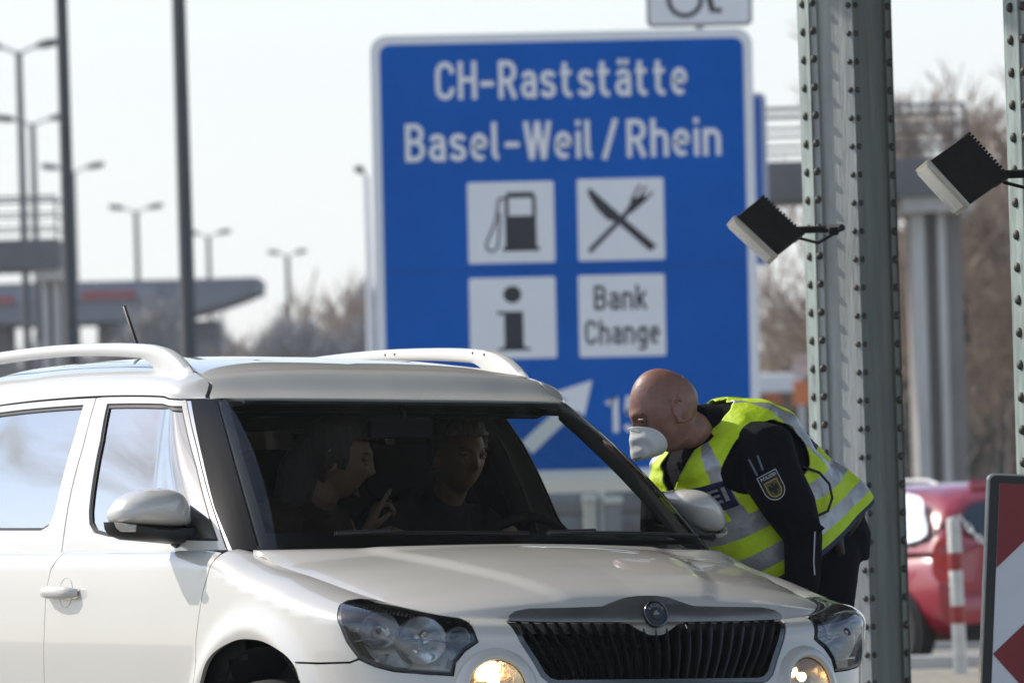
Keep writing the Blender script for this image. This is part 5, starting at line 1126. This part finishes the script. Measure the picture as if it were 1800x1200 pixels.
# bank change
o, f_ = pict(1019, 481, 1168, 628)
din_words('bank_lettering', 'Bank', 1045, 1138, 545, 43 / SS, SBLK, parent=o, w=.14); din_words('bank_lettering', 'Change', 1029, 1160, 606, 43 / SS, SBLK, parent=o, w=.14)
# slanted exit arrow
decal('arrow', [mp2(sl_, [(916, 778), (936, 797), (1014, 722), (1027, 731), (1041, 668), (972, 690), (996, 703)])], SWHITE)
for xx in (x0 + .7, x1 - .7):
    b = MB(); b.box((xx, .12, -.2), (.12, .12, 2 * 1.0 + .9), bev=.01); b.box((xx, .12, 1.9), (.12, .12, 4.0), bev=.01); b.build('post', ALU, sign, 40)
# small plate above it, with the lower half of a wheelchair symbol in view
wp0 = W(1230, 47, SY); wsg = thing('disabled_sign', 'white sign plate with a wheelchair symbol above the blue sign', 'road sign', wp0, (0, ST, 0)); wS = 186 / SS
b = MB(); b.prism(rrect(-wS / 2, 0, wS / 2, wS * 1.02, .06), .03); b.build('border', mat('plate_grey', (.26, .27, .29), .5), wsg, 40)
b = MB(); b.prism(rrect(-wS / 2 + .028, .028, wS / 2 - .028, wS * 1.02 - .028, .04), .004, frame=lambda p: (p[0], -p[1] - .001, p[2])); b.build('face', SWHITE, wsg, 40)
wc = [(-.13 + .145 * math.cos(a), .245 + .145 * math.sin(a)) for a in np.linspace(R(100), R(385), 40)]
decal('wheelchair_symbol', [bandp(wc, .04), bandp([(-.11, .70), (-.10, .46), (.04, .45), (.12, .14), (.20, .145)], .055), bandp([(-.10, .58), (.03, .58)], .04), [(-.12 + .06 * math.cos(a), .79 + .06 * math.sin(a)) for a in np.linspace(0, 6.2, 20)]], SBLK, y=-.009, parent=wsg)
b = MB(); b.box((0, .11, .1), (.08, .06, 1.2)); b.build('post', ALU, wsg)
# second blue sign standing behind, only its right edge in view
s2 = W(1240, 470, 78); sg2 = thing('blue_sign', 'narrow visible edge of a second blue sign behind the big one', 'road sign', s2, (0, .004, 0)); k2 = 78 / CAM['f']
b = MB(); b.prism(rrect(-110 * k2, 0, 114 * k2, 304 * k2, .08), .05); b.build('border', mat('sign_edge_grey', (.45, .48, .55), .5), sg2, 40)
b = MB(); b.prism(rrect(-104 * k2, 6 * k2, 106 * k2, 298 * k2, .05), .004, frame=lambda p: (p[0], -p[1] - .001, p[2])); b.build('panel', mat('sign_blue_light', (.004, .10, .42), .42), sg2, 40)
for xx in (-.4, .4): b = MB(); b.box((xx, .1, -1.6), (.1, .1, 4.4)); b.build('post', ALU, sg2)
# ---- chevron board at the lower right
CY = 18.6; ks = CY / CAM['f']; cb0 = W(1722, 1200, CY) + Vector((-.044, 0, 0)); gb = gz(cb0.x + .3, CY)
cv = thing('chevron_board', 'red and white chevron barrier board at lower right corner', 'traffic board', (cb0.x, CY, gb), (0, R(4.0), R(6)))
zt = W(1737, 829, CY).z - gb; bw = .62
M_ = lambda name, poly, m, th, y: MB().prism(poly, th, frame=lambda p: (p[0], y + p[1], p[2])).build(name, m, cv, 40)
CH_ = .30; lean = .0
M_('board_edge', rrect(0, .22, bw, zt, .02), mat('board_edge', (.30, .31, .31), .35, metal=.8, noise=.2, nscale=20), .035, 0)
M_('face', rrect(.005, .225, bw - .005, zt - .005, .018), mat('board_black', (.012, .013, .013), .5), .003, -.0035)
ix0, ix1, iz0, iz1 = .030, bw - .03, .25, zt - .026
M_('white_field', rrect(ix0, iz0, ix1, iz1, .004), mat('reflective_white', (.62, .64, .68), .4, noise=.08, nscale=4), .002, -.0060)
RED = mat('reflective_red', (.19, .004, .010), .35, noise=.15, nscale=3)
pz = lambda py: W(1746, py, CY).z - gb
zA = pz(995); zB = pz(1146); hw = (zA - zB); sl__ = .92
def clip_poly(poly):
    def cut(p, f):
        o = []
        for i in range(len(p)):
            a, b = p[i], p[(i + 1) % len(p)]; fa, fb = f(a), f(b)
            if fa >= 0: o.append(a)
            if fa * fb < 0: t = fa / (fa - fb); o.append((a[0] + (b[0] - a[0]) * t, a[1] + (b[1] - a[1]) * t))
        return o
    for f in (lambda p: p[0] - ix0, lambda p: ix1 - p[0], lambda p: p[1] - iz0, lambda p: iz1 - p[1]): poly = cut(poly, f) if poly else poly
    return poly
for k in range(-1, 4):      # arrow heads pointing left
    zc_ = zB - k * 2 * hw * 1.0
    for poly in ([(ix0, zc_), (ix1, zc_ + bw * sl__), (ix1, zc_ + bw * sl__ - 2 * hw * .0 - hw * 1.9), (ix0 + hw * 1.9 / sl__ * 0, zc_)],):
        pass
reds = [[(ix0, zA), (ix1, zA + bw * sl__), (ix1, zA + 3), (ix0, zA + 3)], [(ix0, zB), (ix1, zB + bw * sl__), (ix1, zB - bw * sl__)], ]
reds.append([(ix0, zB - hw), (ix1, zB - hw - bw * sl__), (ix1, -2), (ix0, -2)])
for q in reds:
    q = clip_poly(q)
    if len(q) > 2: b = MB(); b.add([(p[0], -.0075, p[1]) for p in q], [tuple(range(len(q)))]); b.build('red_field', RED, cv, fix=False)
b = MB(); b.box((bw / 2, .02, .06), (.5, .36, .12), bev=.02); b.box((bw / 2, .045, .3), (.06, .03, .5)); b.build('foot', RUBBER, cv, 40)
# ---- bollards and chains
BW = mat('bollard_white', (.74, .72, .68), .5, noise=.25, nscale=12); BR = mat('bollard_red', (.38, .03, .025), .45, noise=.25, nscale=12)
def bollard(px, py0, py1, Y, label):
    p = W(px, py1, Y); g0 = gz(p.x, p.y); h = W(px, py0, Y).z - g0; root = thing('bollard', label, 'bollard', (p.x, p.y, g0), (0, R(-1.0), 0), 'red and white bollards')
    r = .045; b = MB(); b.lathe([(r, 0), (r, h - .02), (r * .8, h - .004), (.001, h)], (0, 0, 0), (0, 0, 1), 20); b.build('post', BW, root, 40)
    for a, c in ((.18 * h / 1, .0),):
        pass
    for z0_, z1_ in ((h * .665, h * .775), (h * .33, h * .44)): b = MB(); b.lathe([(r + .0015, z0_), (r + .0015, z1_)], (0, 0, 0), (0, 0, 1), 20); b.build('red_band', BR, root, 40)
    b = MB(); b.tube([(0, .0, h - .03), (0, 0, h + .012)], .012, 8); b.build('eye', ALU, root, 50)
    return Vector((p.x, p.y, g0 + h))
bt = bollard(1689, 908, 1192, 44, 'white bollard with two red bands in front of the red car')
bt2 = bt + Vector((.62, .1, -.02)); bt1 = bt + Vector((-.75, .35, .02))
def chain(a, b, sag, label, m):
    c = MB(); n = int((b - a).length / .034); P = [a.lerp(b, t) - Vector((0, 0, sag * 4 * t * (1 - t))) for t in np.linspace(0, 1, n + 1)]
    for i in range(n):
        d = (P[i + 1] - P[i]); L = d.length * .72; d.normalize(); s = d.cross(Vector((0, 1, 0))).normalized(); s = s if i % 2 else d.cross(s).normalized(); m0 = (P[i] + P[i + 1]) / 2
        c.tube([m0 + d * (L * math.cos(t)) + s * (.015 * math.sin(t)) for t in np.linspace(0, 2 * math.pi, 11)], .0068, 6, cap=False)
    return tag(c.build('chain', m, None, 60), label, 'chain', 'chains between bollards')
def bollard_at(p, label):
    g0 = gz(p.x, p.y); h = p.z - g0; root = thing('bollard', label, 'bollard', (p.x, p.y, g0), (0, 0, 0), 'red and white bollards'); r = .045
    b = MB(); b.lathe([(r, 0), (r, h - .02), (r * .8, h - .004), (.001, h)], (0, 0, 0), (0, 0, 1), 20); b.build('post', BW, root, 40)
    for z0_, z1_ in ((h * .665, h * .775), (h * .33, h * .44)): b = MB(); b.lathe([(r + .0015, z0_), (r + .0015, z1_)], (0, 0, 0), (0, 0, 1), 20); b.build('red_band', BR, root, 40)
chain(bt + Vector((.03, 0, .0)), bt2, .22, 'glinting steel chain hanging right from the bollard top', mat('chain_sunlit', (.85, .83, .80), .3, metal=.5))  # links coloured near-white for sun sparkle; the left chain is darker
chain(bt1, bt - Vector((.03, 0, .0)), .20, 'dark chain sagging left from the bollard across the red car', mat('chain_dark', (.10, .09, .09), .5, metal=.7))
bollard_at(bt2, 'red and white bollard behind the chevron board, at the bright chain end'); bollard_at(bt1, 'red and white bollard behind the central steel column, at the dark chain end')
kb = MB(); kp = W(1640, 1170, 49); kb.box((kp.x + .9, kp.y, gz(kp.x, kp.y) + .05), (3.4, .18, .14), bev=.02); tag(kb.build('kerb', mat('kerb_stone', (.55, .53, .50), .85, noise=.2, nscale=6), None, 40), kind='structure')
# ---- red hatchback parked beyond
RP = mat('red_paint', (.33, .007, .028), .3, coat=1, noise=.05, nscale=2); RG = glass('red_car_glass', (.05, .06, .07), .20, 1.2)
def red_car(px, py, Y, hd):
    p = W(px, py, Y); gp_ = gz(p.x, p.y); root = thing('car', 'red hatchback parked beyond the bollard, seen from its left rear', 'car', (p.x, p.y, gp_), (0, 0, hd))
    # local: rear left corner region at origin, x forward, y left
    S = [(0.0, .70, .36, .80, .98), (.08, .80, .24, .85, 1.02), (.35, .83, .20, .88, 1.03), (.9, .84, .19, .88, 1.0), (1.9, .84, .19, .88, .97), (2.7, .83, .20, .84, .95), (3.3, .80, .22, .80, .90), (3.75, .70, .28, .70, .78), (3.86, .55, .36, .6, .66)]
    b = MB(); n = 28; v = []
    for x, w, zb, zm, zt in S:
        for k in range(n):
            a = 2 * math.pi * k / n; e = 2 / 3.4; ca, sa = math.cos(a), math.sin(a); v.append((x, np.sign(ca) * abs(ca) ** e * w, (zb + zt) / 2 + np.sign(sa) * abs(sa) ** e * (zt - zb) / 2))
    f = [(i * n + k, i * n + (k + 1) % n, (i + 1) * n + (k + 1) % n, (i + 1) * n + k) for i in range(len(S) - 1) for k in range(n)] + [tuple(range(n)), tuple((len(S) - 1) * n + k for k in range(n))]
    b.add(v, f); bo = b.build('body', RP, root, 40)
    GH = [(.02, .62, .92, 1.02), (.10, .64, .92, 1.28), (.22, .63, .92, 1.40), (.55, .62, .92, 1.455), (1.1, .62, .92, 1.465), (1.7, .60, .90, 1.43), (2.05, .57, .90, 1.30), (2.6, .55, .88, .97)]
    b = MB(); v = []
    for x, w, zb, zt in GH:
        for j in range(13):
            t = j / 12; ang = math.pi * t; e = 2 / 4.0; ca, sa = math.cos(ang), math.sin(ang); hh = abs(sa) ** e; wid = w + (.80 - w) * (1 - hh) ** .9; v.append((x, np.sign(ca) * abs(ca) ** .5 * wid, zb + (zt - zb) * hh))
    f = [(i * 13 + j, i * 13 + j + 1, (i + 1) * 13 + j + 1, (i + 1) * 13 + j) for i in range(len(GH) - 1) for j in range(12)] + [tuple(range(13))]
    b.add(v, f); b.build('roof', RP, root, 40)
    def side_y(x, z):
        return .80 - .155 * max(0, (z - .95) / .45) ** 1.3
    for s in (1, -1):
        for pts, nm in (([(.30, 1.03), (1.28, .995), (1.24, 1.375), (.55, 1.37), (.36, 1.24)], 'side_window'), ([(1.34, .995), (2.35, .965), (1.95, 1.27), (1.72, 1.365), (1.32, 1.375)], 'side_window')):
            q = MB(); P = spline(pts, 30); q.add([(x, s * (side_y(x, z) + .022), z) for x, z in P], [tuple(range(len(P)))]); q.build(nm, RG, root)
        tl = MB(); P = spline([(.70, .70), (.83, .72), (.82, 1.0), (.66, 1.02), (.64, .86)], 24); tl.add([(-.012 + .10 * max(0, (y - .62) / .2) ** 2 - .006, s * y, z) for y, z in P], [tuple(range(len(P)))]); tl.build('tail_lamp', mat('tail_red', (.55, .02, .015), .15, coat=1), root)
        for xc in (.62, 3.1):
            w_ = MB(); w_.lathe([(.17, -.09), (.28, -.10), (.305, -.06), (.305, .06), (.28, .10), (.17, .09)], (xc, s * .76, .305), (0, s, 0), 28); wo = w_.build('wheel', TYRE, root, 50)
            r_ = MB(); r_.lathe([(.20, .085), (.19, .07), (.12, .085), (.001, .09)], (xc, s * .76, .305), (0, s, 0), 24); r_.build('hubcap', mat('hubcap', (.60, .60, .60), .3, metal=.6), wo, 50)
            ac = MB(); ac.lathe([(.345, .03), (.345, .085), (.001, .085)], (xc, s * .755, .305), (0, s, 0), 28); ac.build('wheel_arch', DARK, root)
    q = MB(); P = spline([(-.50, 1.03), (.50, 1.03), (.46, 1.30), (-.46, 1.30)], 40); q.add([(.055 - .02 + .30 * max(0, z - 1.0) * .62 - .045, y, z) for y, z in P], [tuple(range(len(P)))]); q.build('rear_window', glass('dark_rear_glass', (.02, .025, .03), .03, .6), root)
    q = MB(); q.box((-.03, 0, .46), (.12, 1.42, .24), bev=.05); q.build('bumper', RP, root, 40); q = MB(); q.box((-.095, 0, .50), (.012, .52, .11), bev=.003); q.build('number_plate', mat('plate_white', (.7, .7, .68), .5), root)
    q = MB(); q.box((.02, 0, .28), (.2, 1.3, .14), bev=.03); q.build('lower_valance', DARK, root, 40); q = MB(); q.tube([(.05, -.5, 1.43), (.02, 0, 1.45), (.05, .5, 1.43)], [(.05, .02)] * 3, 8); q.build('spoiler', RP, root, 50)
    ra = MB(); ra.tube([(.4, .56, 1.45), (.55, .56, 1.485), (1.3, .56, 1.49), (1.5, .56, 1.45)], .014, 8); ra.build('roof_rail', SATIN, root, 60)
hdg = math.atan2(.87, -.5)
red_car(1812, 1166, 54, hdg)
# ---- lamp posts
POLE = mat('pole_dark', (.055, .056, .060), .6, noise=.2, nscale=2); HEADM = mat('lamp_head_dark', (.05, .052, .055), .6)
def lamp(px, pyt, Y, r0, r1, arm, label, heads=(1, -1), pxb=None, hs=1.0, ztop=None, pm=None):
    t = W(px, pyt, Y)
    if ztop: t.z = ztop
    g0 = gz(t.x, t.y); root = thing('lamp_post', label, 'lamp post', (t.x, t.y, g0), (0, 0, 0), 'lamp posts along the road'); H_ = t.z - g0
    b = MB(); b.lathe([(r0 * 1.5, 0), (r0 * 1.5, .5), (r0, .6), (r1, H_)], (0, 0, 0), (0, 0, 1), 16); b.build('pole', pm or POLE, root, 40)
    for s in heads:
        a = MB(); a.tube([(0, 0, H_ - .05), (s * arm * .5, 0, H_ + .10), (s * arm * .72, 0, H_ + .14)], .04, 8); ao = a.build('arm', mat('arm_grey', (.35, .36, .37), .5), root, 50)
        h = MB(); h.tube([(s * arm * .70, 0, H_ + .15), (s * (arm * .80), 0, H_ + .17), (s * (arm + .15 * hs), 0, H_ + .20), (s * (arm + .48 * hs), 0, H_ + .24), (s * (arm + .56 * hs), 0, H_ + .26)], [(.05, .08), (.09, .14), (.12, .19), (.10, .17), (.03, .08)], 12); h.build('lamp_head', HEADM, root, 50)
lamp(314, 0, 85, .105, .078, .9, 'thick dark lamp post nearest the blue sign, running out of the top', ztop=9.6)
lamp(108, 0, 95, .10, .075, .9, 'thick dark lamp post near the left edge, running out of the top', ztop=10.2)
lamp(33, 92, 180, .12, .085, .66, 'tall twin armed lamp post closest to the left edge', hs=.7)
lamp(57, 218, 220, .13, .09, .78, 'twin armed lamp post just right of the leftmost one, a step lower', hs=.8)
lamp(128, 302, 250, .12, .09, .72, 'twin armed lamp post half hidden behind the thick left post', hs=.8)
lamp(239, 372, 290, .13, .10, .72, 'faint twin armed lamp post between the two thick posts', hs=.8)
lamp(366, 416, 319, .13, .10, .62, 'faint lamp post just right of the thick dark post', hs=.8)
lamp(505, 450, 343, .15, .11, .55, 'smallest twin armed lamp post midway between thick post and blue sign', hs=.8)
lamp(644, 310, 200, .12, .08, .12, 'haze pale lamp post at the left edge of the blue sign', heads=(-1,), hs=.4, pm=mat('pole_haze_pale', (.70, .71, .72), .6))  # pole painted pale in place of distance haze
# ---- raised walkways
CON = mat('concrete', (.58, .55, .51), .85, noise=.2, nscale=1.2, stretch=(1, 1, .4)); CON2 = mat('concrete_dark', (.16, .155, .16), .9, noise=.2, nscale=1); RAIL = mat('railing_grey', (.13, .13, .135), .7)
def walkway(pxa, pxb, yt, yb, Y, pier, rail_top, label, ribs):
    a = W(pxa, yt, Y); c = W(pxb, yt, Y); zt_ = W((pxb + pxa) / 2, yt, Y).z; zb_ = W((pxb + pxa) / 2, yb, Y).z; g0 = gz(a.x, Y); root = thing('footbridge', label, 'bridge', (c.x, Y, g0)); D = 2.6
    xa, xb = a.x - c.x, 0.0; b = MB(); b.box(((xa + xb) / 2, D / 2, (zt_ + zb_) / 2 - g0), (xb - xa, D, zt_ - zb_), bev=.03); b.build('deck', CON2, root, 40)
    rt = W(pxb, rail_top, Y).z - g0; z_ = zt_ - g0
    for yy in (.08, D - .08):
        rb = MB(); rb.box(((xa + xb) / 2, yy, rt), (xb - xa, .05, .06)); rb.build('handrail', RAIL, root)
        for k in (.28, .62): rb = MB(); rb.box(((xa + xb) / 2, yy, z_ + (rt - z_) * k), (xb - xa, .03, .04)); rb.build('rail', RAIL, root)
        n = max(2, int((xb - xa) / 2.6))
        for i in range(n + 1): rb = MB(); rb.box((xa + (xb - xa) * i / n * .998, yy, (z_ + rt) / 2), (.05, .05, rt - z_)); rb.build('rail_post', RAIL, root)
    for (p0, p1) in pier:
        u = W(p0, yb, Y).x - c.x; v = W(p1, yb, Y).x - c.x; zz = zb_ - g0
        q = MB(); q.box(((u + v) / 2, D / 2 + .1, zz / 2), (v - u, D * .5, zz)); po = q.build('pier', mat('pier_concrete', (.27, .245, .225), .9, noise=.2, nscale=1), root, 40)
        for (r0, r1) in ribs: x_ = u + (v - u) * r0; y_ = u + (v - u) * r1; q = MB(); q.box(((x_ + y_) / 2, D / 2 - D * .25 - .06, zz / 2), (y_ - x_, .32, zz - .004), bev=.02); q.build('rib', CON, po, 40)  # pale rib concrete stands for sunlit strips against the darker pier
        q = MB(); q.box(((u + v) / 2, D / 2, zz - .12), (v - u + .3, D * .9, .25), bev=.03); q.build('pier_cap', CON, root, 40)
walkway(900, 1700, 286, 354, 105, [(1604, 1694)], 182, 'concrete footbridge end on a ribbed pier right of the steel column', [(.0, .26), (.50, .66)])
walkway(-260, 100, 424, 478, 150, [(70, 108)], 345, 'concrete footbridge end at left edge on a pale pier', [(.0, .30), (.5, .8)])
# ---- far viaduct with a red band
vd = W(455, 560, 240); zg = gz(vd.x, 240); via = thing('viaduct', 'far grey road bridge with a red band, low behind the left lamp posts', 'bridge', (vd.x, 240, zg)); kk = 240 / CAM['f']
zt_ = W(200, 492, 240).z - zg; zb_ = W(200, 562, 240).z - zg; xl = -620 * kk
ar = [(0, zt_ - .05), (-3 * kk, zt_ - .55)] + [(-x * kk, zt_ - (20 + 52 * min(1, (x / 170)) ** .7) * kk) for x in (10, 30, 60, 100, 140, 170)] + [(xl, zb_), (xl, zt_)]
VIA = mat('viaduct_grey', (.20, .205, .24), .9, noise=.15, nscale=.3); b = MB(); b.prism(ar, 8); b.build('deck', VIA, via, 40)
b = MB(); b.box((xl / 2 - 1.2, -.05, zt_ - .42), (-xl * .62, .1, .5)); b.build('parapet', mat('viaduct_light', (.24, .25, .30), .9), via)
b = MB(); b.box((-(455 - 192) * kk, -.14, zt_ - 26 * kk), (96 * kk, .06, 15 * kk)); b.build('red_band', mat('band_red', (.34, .08, .09), .7), via); b = MB(); b.box((-(455 + 30) * kk, -.14, zt_ - 30 * kk), (110 * kk, .06, 14 * kk)); b.build('red_band', mat('band_red', (.34, .08, .09), .7), via)
for x in (-560, -470, -380, -270, -185, -100): b = MB(); b.box((x * kk, 4, zb_ / 2 - .05), (.9, 3, zb_), bev=.05); b.build('pier', CON2, via, 40)
# ---- low things beyond
def hedge(px0, px1, pyt, Y, label, col, n, seed):
    r = random.Random(seed); a, c = W(px0, pyt, Y), W(px1, pyt, Y); g0 = gz(a.x, Y); b = MB(); H_ = a.z - g0; L = c.x - a.x
    for i in range(n):
        x = r.uniform(0, L); y = r.uniform(0, 3); lim = H_ * (.80 + .2 * math.sin(x * 1.3 + seed) * math.sin(x * .37 + 2)) ; z = lim * r.random() ** (.55 if Y < 280 else 1.0)
        d = Vector((r.gauss(0, .5), r.gauss(0, .5), 1)).normalized() * r.uniform(.4, 1.1); s = d.cross(Vector((r.gauss(0, 1), r.gauss(0, 1), .1))).normalized() * r.uniform(.025, .06); p = Vector((x, y, z))
        b.add([p - s, p + s, p + d * .6 + s * .6, p + d], [(0, 1, 2, 3)])
    o = b.build('hedge', mat(*col), None, None, loc=(a.x, Y, g0), fix=False); tag(o, label, 'hedge', kind='stuff'); return o
hedge(-80, 700, 548, 215, 'bare brown scrub along the foot of the far bridge', ('scrub_brown', (.30, .28, .28), .95), 14000, 3)
hedge(1330, 1820, 520, 150, 'bare brown bushes behind the red car and the footbridge pier', ('bush_brown', (.33, .26, .19), .95), 16000, 5)
hedge(380, 668, 508, 300, 'hazy far grey brown wood between the viaduct and the blue sign', ('wood_grey', (.27, .25, .25), .95), 11000, 9)
# trees, each trunk with its own limbs and twigs
BARK = mat('bark', (.075, .062, .052), .95, noise=.4, nscale=6); TWIG = mat('twigs', (.33, .245, .18), .95)
def bare_tree(px, pyt, Y, label, seed, spread=.45, depth=6, twig=1.0):
    r = random.Random(seed); t = W(px, pyt, Y); g0 = gz(t.x, Y); H_ = (t.z - g0) * 1.25; root = thing('bare_tree', label, 'tree', (t.x, Y, g0), (0, 0, r.uniform(0, 6)), 'leafless winter trees')
    tr, cw_ = MB(), MB()
    def grow(p, d, L, rad, lev):
        k = 3 if lev < 3 else 2; pts = [p]; dd = d.copy()
        for i in range(k): dd = (dd + Vector((r.gauss(0, .13), r.gauss(0, .13), .06 + r.gauss(0, .05)))).normalized(); pts.append(pts[-1] + dd * L / k)
        (tr if lev < 2 else cw_).tube(pts, [rad * (1 - .45 * i / k) for i in range(k + 1)], 6 if lev < 2 else 3, cap=False)
        if lev >= depth: return
        n = 3 if lev < 2 else (4 if lev < depth - 1 else 4)
        for i in range(n):
            q = pts[-1] if i == 0 else pts[r.randrange(1, k + 1)].lerp(pts[-2], r.random() * .6); az = r.uniform(0, 6.283); sp = spread * (1.5 if i else .5) * r.uniform(.6, 1.4); s = Vector((math.cos(az), math.sin(az), 0)); grow(q, (dd + s * sp).normalized(), L * r.uniform(.58, .82), max(rad * (.68 if i == 0 else .48), .0145 * twig), lev + 1)
    grow(Vector((0, 0, 0)), Vector((r.gauss(0, .04), r.gauss(0, .04), 1)), H_ * .27, H_ * .017, 0)
    tr.build('trunk', BARK, root, 60, fix=False); cw_.build('crown', TWIG, root, None, fix=False)
K_ = 0
for px, pyt, Y, lab in ((1590, 150, 128, 'bare tree rising behind the footbridge pier'), (1660, 90, 118, 'tall bare tree behind the upper right floodlight'), (1745, 60, 125, 'tallest bare tree right of the concrete pier'), (1790, 200, 112, 'bare tree behind the steel column at the right edge'), (1700, 330, 140, 'lower bare tree between pier and right column'), (1390, 430, 170, 'small bare tree left of the central steel column'), (1345, 500, 190, 'small bare tree beside the right edge of the blue sign'), (1560, 380, 135, 'bushy bare tree just right of the central column'), (1640, 420, 150, 'bushy bare tree behind the pier foot'), (1615, 260, 122, 'bare tree with pale twigs just left of the pier'), (1770, 330, 116, 'bare tree leaning behind the cut off right column'), (1730, 180, 135, 'broad bare tree right of the pier below the upper floodlight'), (1370, 520, 160, 'low bare tree under the nearer floodlight')):
    bare_tree(px, pyt, Y, lab, 11 + K_, depth=6 if Y < 160 else 5); K_ += 1
for px, pyt, Y, lab in ((455, 515, 262, 'far bare tree at the end of the viaduct'), (520, 470, 290, 'far bare tree beside the smallest lamp post'), (600, 430, 270, 'hazy tallest far bare tree left of the blue sign'), (570, 520, 255, 'low far bare tree midway left of the blue sign'), (640, 505, 250, 'far bare tree touching the left edge of the blue sign'), (410, 560, 235, 'low far bare tree under the viaduct')):
    bare_tree(px, pyt, Y, lab, 40 + K_, spread=.5, depth=5, twig=2.2); K_ += 1
# white van and orange light box in the distance between sign and column
vp = W(1364, 742, 150); g0 = gz(vp.x, 150); van = thing('van', 'white van far away between the blue sign and steel column', 'van', (vp.x, 150, g0)); zt_ = W(1364, 658, 150).z - g0
b = MB(); b.box((0, 0, zt_ * .55), (1.15, 3.2, zt_ * .9), bev=.12); b.build('body', mat('van_white', (.75, .75, .74), .5), van, 40); b = MB(); b.box((0, -1.61, zt_ * .78), (.9, .02, zt_ * .22), bev=.005); b.build('rear_window', RG, van)
for s in (-.45, .45): b = MB(); b.lathe([(.01, -.1), (.33, -.1), (.33, .1), (.01, .1)], (s, -1, .33), (1, 0, 0), 20); b.build('wheel', TYRE, van, 40)
op = W(1412, 690, 140); g0 = gz(op.x, 140); ob = thing('warning_sign', 'small orange and white sign far away beside the steel column', 'sign', (op.x, 140, g0)); zz = op.z - g0
b = MB(); b.box((0, 0, zz), (.4, .06, .5), bev=.01); b.build('panel', mat('orange', (.75, .22, .06), .5), ob); b = MB(); b.box((0, 0, zz + .55), (.4, .06, .45), bev=.01); b.build('top_panel', mat('pinkish', (.7, .55, .5), .5), ob); b = MB(); b.box((0, .05, zz / 2), (.06, .06, zz)); b.build('post', ALU, ob)
# crash barrier and bollard-like lamps seen through the driver's window
gy = 58; ga = W(930, 880, gy); gb_ = W(1230, 880, gy); g0 = gz(ga.x, gy); gr_ = thing('crash_barrier', 'steel crash barrier glimpsed through the open driver window', 'barrier', (ga.x, gy, g0)); L = gb_.x - ga.x + 3
BAR = mat('barrier_steel', (.24, .25, .26), .6, noise=.4, nscale=4)
for zz, nm in ((W(1040, 885, gy).z - g0, 'beam'), (W(1040, 925, gy).z - g0, 'beam')):
    b = MB(); b.tube([(-2, 0, zz), (L, 0, zz)], [(.10, .03)] * 2, 10); b.build(nm, BAR, gr_, 40)
for i in range(8): b = MB(); b.box((-1.5 + i * .8, .1, (zz + .2) / 2), (.07, .1, zz + .25)); b.build('post', ALU, gr_)

haze_box(-70, 70, -6, 420, -1.5, 24, .00035)

# things glimpsed under the sign through the open driver window; squat cream block imitates a lamp glint
for px_c, pa, pb, wpx, lab, col in ((1058, 862, 930, 9, 'slim pale marker post glimpsed through the driver window', (.55, .55, .53)), (1036, 868, 915, 22, 'squat pale block standing for a lamp glint left of the slim marker post', (.62, .58, .50)), (1078, 872, 935, 26, 'low grey cabinet glimpsed right of the slim marker post', (.30, .29, .29))):
    q0 = W(px_c, pa, 55); g0 = gz(q0.x, 55); h = q0.z - g0; s = 55 / CAM['f']; rt = thing('marker_post' if wpx < 12 else 'cabinet', lab, 'post' if wpx < 12 else 'cabinet', (q0.x, 55, g0)); b = MB(); b.box((0, 0, h * .48), (wpx * s, wpx * s, h * .96), bev=.01); b.build('body', mat(('roadside_pale', 'glint_cream', 'roadside_grey')[(wpx > 12) + (wpx > 24)], col, .7), rt, 40); b = MB(); b.box((0, 0, h * .98), (wpx * s * 1.2, wpx * s * 1.2, h * .04), bev=.005); b.build('cap', mat('roadside_cap', (.75, .74, .70), .4), rt, 40)
